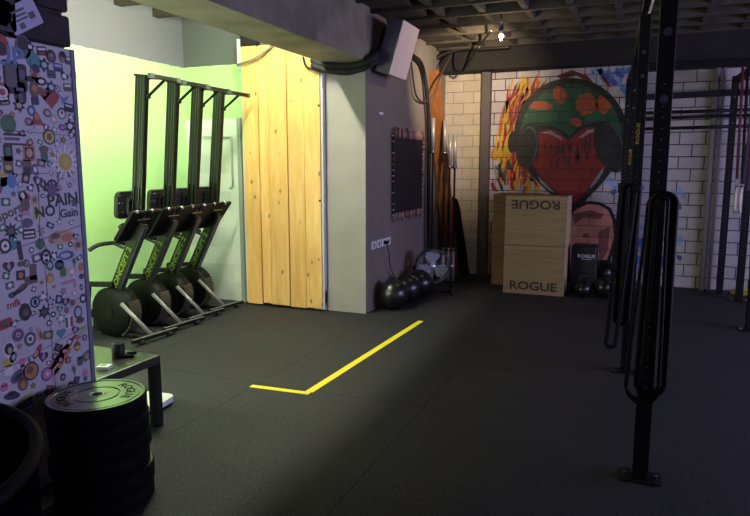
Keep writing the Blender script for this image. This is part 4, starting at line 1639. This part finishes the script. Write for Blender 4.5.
# ================================================================== RIG
rig = empty('pull_up_rig', (0, 0, 0))
tag(rig, 'black steel pull-up rig with uprights and crossbars on the right', 'rig')
UPS = [(.085, 3.40, 3.14), (-.02, 5.22, 2.74), (-.09, 7.03, 2.66), (-.18, 8.80, 2.66), (1.075, 7.03, 2.66), (1.01, 9.0, 2.66), (1.17, 8.55, 2.66)]
HW = .038
M_hole = mat('hole_edge', (120, 120, 126), 0.4, 0.4)
M_bolt = mat('bolt_zinc', (84, 84, 88), 0.5, 0.5)
for i, (x, y, h) in enumerate(UPS):
    b = MB()
    b.box(x - HW, x + HW, y - HW, y + HW, .008, h, .004)
    b.mi = 1
    z = .45
    while z < 1.98:
        b.cyl((x, y - HW - .0006, z), (x, y - HW + .001, z), .0035, n=10)
        z += .0508
    u = b.build('upright', [M_blackmetal, M_hole], rig)
    b = MB()
    b.prism([(x + px_, y + py_) for px_, py_ in rrect(.2, .14, .01)], .009)
    bp_ = b.build('base_plate', M_blackmetal, u)
    for sx in (-1, 1):
        b = MB(); b.cyl((x + sx * .075, y, .008), (x + sx * .075, y, .024), .011, n=6, smooth=False)
        b.build('anchor_bolt', M_chrome, u)
    for z in ((1.905, 2.21) if i == 0 else (h - .06, h - .33, h - .5) if i < 4 else (2.41, 2.1)):
        b = MB(); b.cyl((x, y - HW - .008, z), (x, y - HW, z), .019 if i == 0 else .013, n=20)
        b.build('bolt_head', M_bolt, u)


def beam(a, c, w, name='crossbar'):
    b = MB()
    a, c = Vector(a), Vector(c)
    d = (c - a)
    zz = d.normalized()
    xx = zz.cross(Vector((0, 0, 1))).normalized()
    yy = zz.cross(xx)
    M = Matrix(((xx.x, yy.x, zz.x, a.x), (xx.y, yy.y, zz.y, a.y), (xx.z, yy.z, zz.z, a.z), (0, 0, 0, 1)))
    b.box(-w / 2, w / 2, -w / 2, w / 2, 0, d.length, .003, M)
    return b.build(name, M_blackmetal, rig)


def pbar(a, c, r=.016):
    b = MB(); b.cyl(a, c, r, n=14)
    return b.build('pull_up_bar', M_blackmetal, rig)


beam((.085 - HW, 3.40 + HW, 3.05), (-.02, 5.22 - HW, 2.70 + .28), .06) if False else None
beam((-.02, 5.22 + HW, 2.68), (-.09, 7.03 - HW, 2.60), .07)
beam((-.09, 7.03 + HW, 2.60), (-.18, 8.80 - HW, 2.60), .07)
beam((1.075, 7.03 + HW, 2.60), (1.01, 8.98 - HW, 2.60), .07)
beam((-.09 + HW, 7.03, 2.555), (1.075 - HW, 7.03, 2.555), .075)
beam((-.18 + HW, 8.80, 2.43), (1.01 - HW, 8.94, 2.46), .07)
beam((1.01 + HW, 8.98, 2.46), (2.3, 9.06, 2.48), .07)
beam((1.075 + HW, 7.03, 2.555), (2.3, 7.03, 2.555), .075)
pbar((-.09 + HW, 7.03, 2.11), (1.075 - HW, 7.03, 2.115))
pbar((-.18 + HW, 8.80, 2.17), (1.01 - HW, 8.94, 2.19), .02)
pbar((1.01 + HW, 8.98, 2.19), (2.3, 9.06, 2.2), .02)
pbar((-.09 + HW, 7.03, 1.955), (1.075 - HW, 7.03, 1.965))
beam((.085, 3.40 + HW, 3.0), (-.02, 5.22 - HW, 2.70), .06, 'brace')
for (x, y, z) in ((.085, 3.40, 1.41), (-.02, 5.22, 1.42)):
    b = MB()
    b.cyl((x, y - HW - .11, z), (x, y - HW, z), .014, n=12)
    b.cyl((x, y - HW - .12, z), (x, y - HW - .11, z), .026, n=16)
    b.build('band_peg', M_blackmetal, rig)
b = MB()
b.cyl((-.09 - HW - .07, 7.03, 1.37), (-.09 - HW, 7.03, 1.37), .05, n=18)
b.build('roller_hook', M_blackmetal, rig)
for i, (x, y) in enumerate(((-.09, 7.03), (-.02, 5.22))):
    b = MB()
    zz = 1.9 if i else 1.75
    b.box(x - .025, x + .008, y - HW - .002, y - HW, zz - .2, zz + .06)
    b.mi = 1
    b.text('ROGUE', .036, .0006, face_my(x - .008, y - HW - .0024, zz - .07) @ Matrix.Rotation(PI / 2, 4, 'Z'), sx=1.3)
    o = b.build('rig_label', [M_black, mat('label_yellow', (196, 170, 60), 0.5)], rig)
    o['label'] = 'yellow lettered label on the upright'


# resistance bands hung on the front upright
def band(x, y, ztop, zbot, wtop, wbot, r, flat, lean=0.0, rubber=None):
    pts = []
    n = 14
    for i in range(n + 1):                      # over the peg
        a = PI * i / n
        pts.append((x + wtop * math.cos(a), y, ztop + .9 * wtop * math.sin(a) - wtop))
    for t in [j / 10 for j in range(1, 10)]:
        s = t * t * (3 - 2 * t)
        pts.append((x - (wtop + (wbot - wtop) * s) + lean * t, y - .01 * t, ztop - wtop - (ztop - wtop - zbot - wbot) * t))
    for i in range(n + 1):
        a = PI + PI * i / n
        pts.append((x + lean + wbot * math.cos(a), y - .01, zbot + wbot + wbot * math.sin(a)))
    for t in [1 - j / 10 for j in range(1, 10)]:
        s = t * t * (3 - 2 * t)
        pts.append((x + (wtop + (wbot - wtop) * s) + lean * t, y - .01 * t, ztop - wtop - (ztop - wtop - zbot - wbot) * t))
    b = MB()
    b.tube(pts, r, 8, closed=True, flat=flat)
    return b.build('resistance_band', rubber or mat('band_rubber', (9, 9, 11), 0.6, spec=0.15))


GB = 'resistance bands on the front upright'
for (x, y, zt, zb, wt, wb, r, fl_, ln, lab) in (
        (.095, 3.335, 1.455, .425, .050, .072, .007, 2.0, -.025, 'black resistance band hanging lowest on the front upright'),
        (.10, 3.315, 1.465, .45, .056, .078, .008, 2.0, -.03, 'black resistance band on the front upright, second lowest loop'),
        (.112, 3.285, 1.475, .49, .054, .064, .012, 1.6, -.01, 'widest black resistance band on the front upright, its right strand shining'),
        (.105, 3.255, 1.455, .52, .024, .038, .009, 1.8, -.005, 'narrow black resistance band on the front upright, innermost loop')):
    tag(band(x, y, zt, zb, wt, wb, r, fl_, ln), lab, 'resistance band', GB)
for (x, y, zt, zb, wt, wb, r, ln, lab) in (
        (-.05, 5.14, 1.46, .40, .055, .045, .018, -.02, 'black resistance band hanging on the second upright, nearer the viewer'),
        (-.07, 5.09, 1.46, .22, .05, .035, .016, -.065, 'longest black resistance band on the second upright, swinging left')):
    tag(band(x, y, zt, zb, wt, wb, r, 1.6, ln), lab, 'resistance band', 'resistance bands on the second upright')

# gymnastic rings on straps, at the far right
ring_g = 'gymnastic rings on the rig'
for i, (px, lab) in enumerate(((736.5, 'pale gymnastic ring with strap at the right edge, left one of the pair'), (741.5, 'pale gymnastic ring with strap at the right edge, right one of the pair'))):
    top = at_y(743 if i == 0 else 748, 66, 7.0)
    p = at_y(px, 188, 7.0)
    t = empty('gymnastic_ring', (p.x, p.y, p.z))
    b = MB()
    b.tube([(.02 * math.cos(a) * 1.0, .115 * math.cos(a), -.115 + .115 * math.sin(a)) for a in [2 * PI * k / 36 for k in range(36)]], .014, 8, closed=True)
    b.build('ring', mat('ring_wood', (206, 196, 180), 0.5), t)
    b = MB()
    tl = Vector((top.x - p.x, 0, 2.52 - p.z))
    b.tube([(0, 0, -.012), tl * .5 + Vector((.0, 0, 0)), tl], .013, 6, flat=.25)
    b.build('strap', [mat('strap_red', (104, 40, 50), 0.8), M_fabric][i], t)
    b = MB()
    b.box(-.02, .02, -.012, .012, .02, .09, .004)
    b.build('buckle', M_steel, t)
    tag(t, lab, 'gymnastic ring', ring_g)
# suspension straps hanging next to the rings
p = at_y(746, 150, 6.98)
b = MB()
b.tube([(p.x + .03, 6.96, 2.5), (p.x + .02, 6.96, 1.9), (p.x, 6.96, 1.42)], .02, 6, flat=.3)
b.tube([(p.x + .07, 6.95, 2.5), (p.x + .05, 6.95, 1.9), (p.x + .04, 6.95, 1.36)], .02, 6, flat=.3)
tag(b.build('suspension_strap', mat('strap_violet', (84, 62, 88), 0.8)), 'patterned strap hanging from the rig beside the rings', 'strap')
# jump rope / battle rope coil on the floor
p = on_z(737, 291, .03)
b = MB()
for k, r in enumerate((.20, .17, .14)):
    b.tube([(r * 1.35 * math.cos(a) + .05, r * .8 * math.sin(a), .022 + .012 * k) for a in [2 * PI * j / 40 for j in range(40)]], .02, 8, closed=True)
tag(b.build('coiled_rope', mat('rope_yellow', (176, 156, 60), 0.85, noise=0.5, nscale=80), loc=(p.x + .15, p.y - .05, 0)), 'yellow coiled rope on the floor at the foot of the rig', 'rope')
# plywood-size climbing rope: hanging cable near the front upright
cable([(-.02, 5.0, 3.14), (-.01, 4.9, 2.95), (.03, 4.75, 2.75), (.0, 4.9, 2.62)], .008, 'thin pale cord hanging between the first two rig uprights', MATS['cable_pale'])
# rear storage rack seen behind the second upright: wall ball on a peg
p = at_y(622, 195, 7.3)

# ================================================================== LIGHTS
TUBE, TUBE_FILL = 280.0, 270.0
def area(name, loc, rot, sx, sy, power, color):
    l = bpy.data.lights.new(name, 'AREA')
    l.shape = 'RECTANGLE'; l.size = sx; l.size_y = sy
    l.energy = power; l.color = color
    o = bpy.data.objects.new(name, l); COL.objects.link(o)
    o.location = loc; o.rotation_euler = rot
    return o


def point(name, loc, power, color, r=.04):
    l = bpy.data.lights.new(name, 'POINT')
    l.energy = power; l.color = color; l.shadow_soft_size = r
    o = bpy.data.objects.new(name, l); COL.objects.link(o)
    o.location = loc
    return o


TL = empty('tube_lamp', (-3.32, 4.6, 3.06))
tag(TL, 'fluorescent tube lamp of the alcove hidden behind the beam', 'lamp')
b = MB(); b.cyl((0, -1.25, 0), (0, 1.25, 0), .02, n=16)
b.build('tube', mat('tube_glow', (246, 250, 226), 0.5, emit=TUBE), TL)
b = MB(); b.box(-.04, .04, -1.3, 1.3, .06, .12, .006)
for y in (-1.27, 1.27):
    b.box(-.025, .025, y - .018, y + .018, -.025, .07, .004)
b.build('housing', M_white, TL)
FT = empty('fill_tube', (-4.1, 2.28, 1.3))  # added fill light for the lower alcove walls, out of view
tag(FT, 'fill tube added on the alcove end wall to brighten the alcove, unseen behind the sticker pier', 'lamp')
b = MB(); b.cyl((-.6, 0, 0), (.6, 0, 0), .02, n=16)
b.build('tube', mat('fill_tube_glow', (246, 250, 226), 0.5, emit=TUBE_FILL), FT)
b = MB(); b.box(-.64, .64, -.06, -.028, -.04, .04, .006)
for x in (-.62, .62):
    b.box(x - .018, x + .018, -.03, .025, -.025, .025, .004)
b.build('housing', M_white, FT)
b = MB()
for y in (-.9, .9):
    b.cyl((0, y, .12), (0, y, 3.345 - 3.06), .008)
b.build('hanger', M_steel, TL)
l = bpy.data.lights.new('spot_light', 'SPOT')
l.energy = 250; l.color = (1.0, .78, .52); l.shadow_soft_size = .03; l.spot_size = math.radians(84); l.spot_blend = 1.0
o = bpy.data.objects.new('spot_light', l); COL.objects.link(o)
o.location = (LP.x - .02, LP.y + .04, LP.z - .05)
o.rotation_euler = (Vector((-2.6, 9.15, 2.6)) - o.location).to_track_quat('-Z', 'Y').to_euler()
point('bulb_light', (LP.x, LP.y, LP.z - .05), 11, (1.0, .78, .52), .03)
area('window_light', (XR + .2, (WY0 + WY1) / 2, (WZ0 + WZ1) / 2), (0, PI / 2, 0), WZ1 - WZ0, WY1 - WY0, 270, (.56, .52, 1.0))
area('window_light_front', ((V0 + V1) / 2, YF - .2, (WZ0 + WZ1) / 2), (PI / 2, 0, 0), V1 - V0, WZ1 - WZ0, 45, (.60, .56, 1.0))
wd = bpy.data.worlds.new('world')
scene.world = wd
wd.use_nodes = True
wd.node_tree.nodes['Background'].inputs['Color'].default_value = (.5, .6, .9, 1)
wd.node_tree.nodes['Background'].inputs['Strength'].default_value = 0.3

vs = scene.view_settings
vs.view_transform = 'Standard'
vs.look = 'None'
vs.exposure = 0.0
vs.gamma = 1.0
vs.use_curve_mapping = False
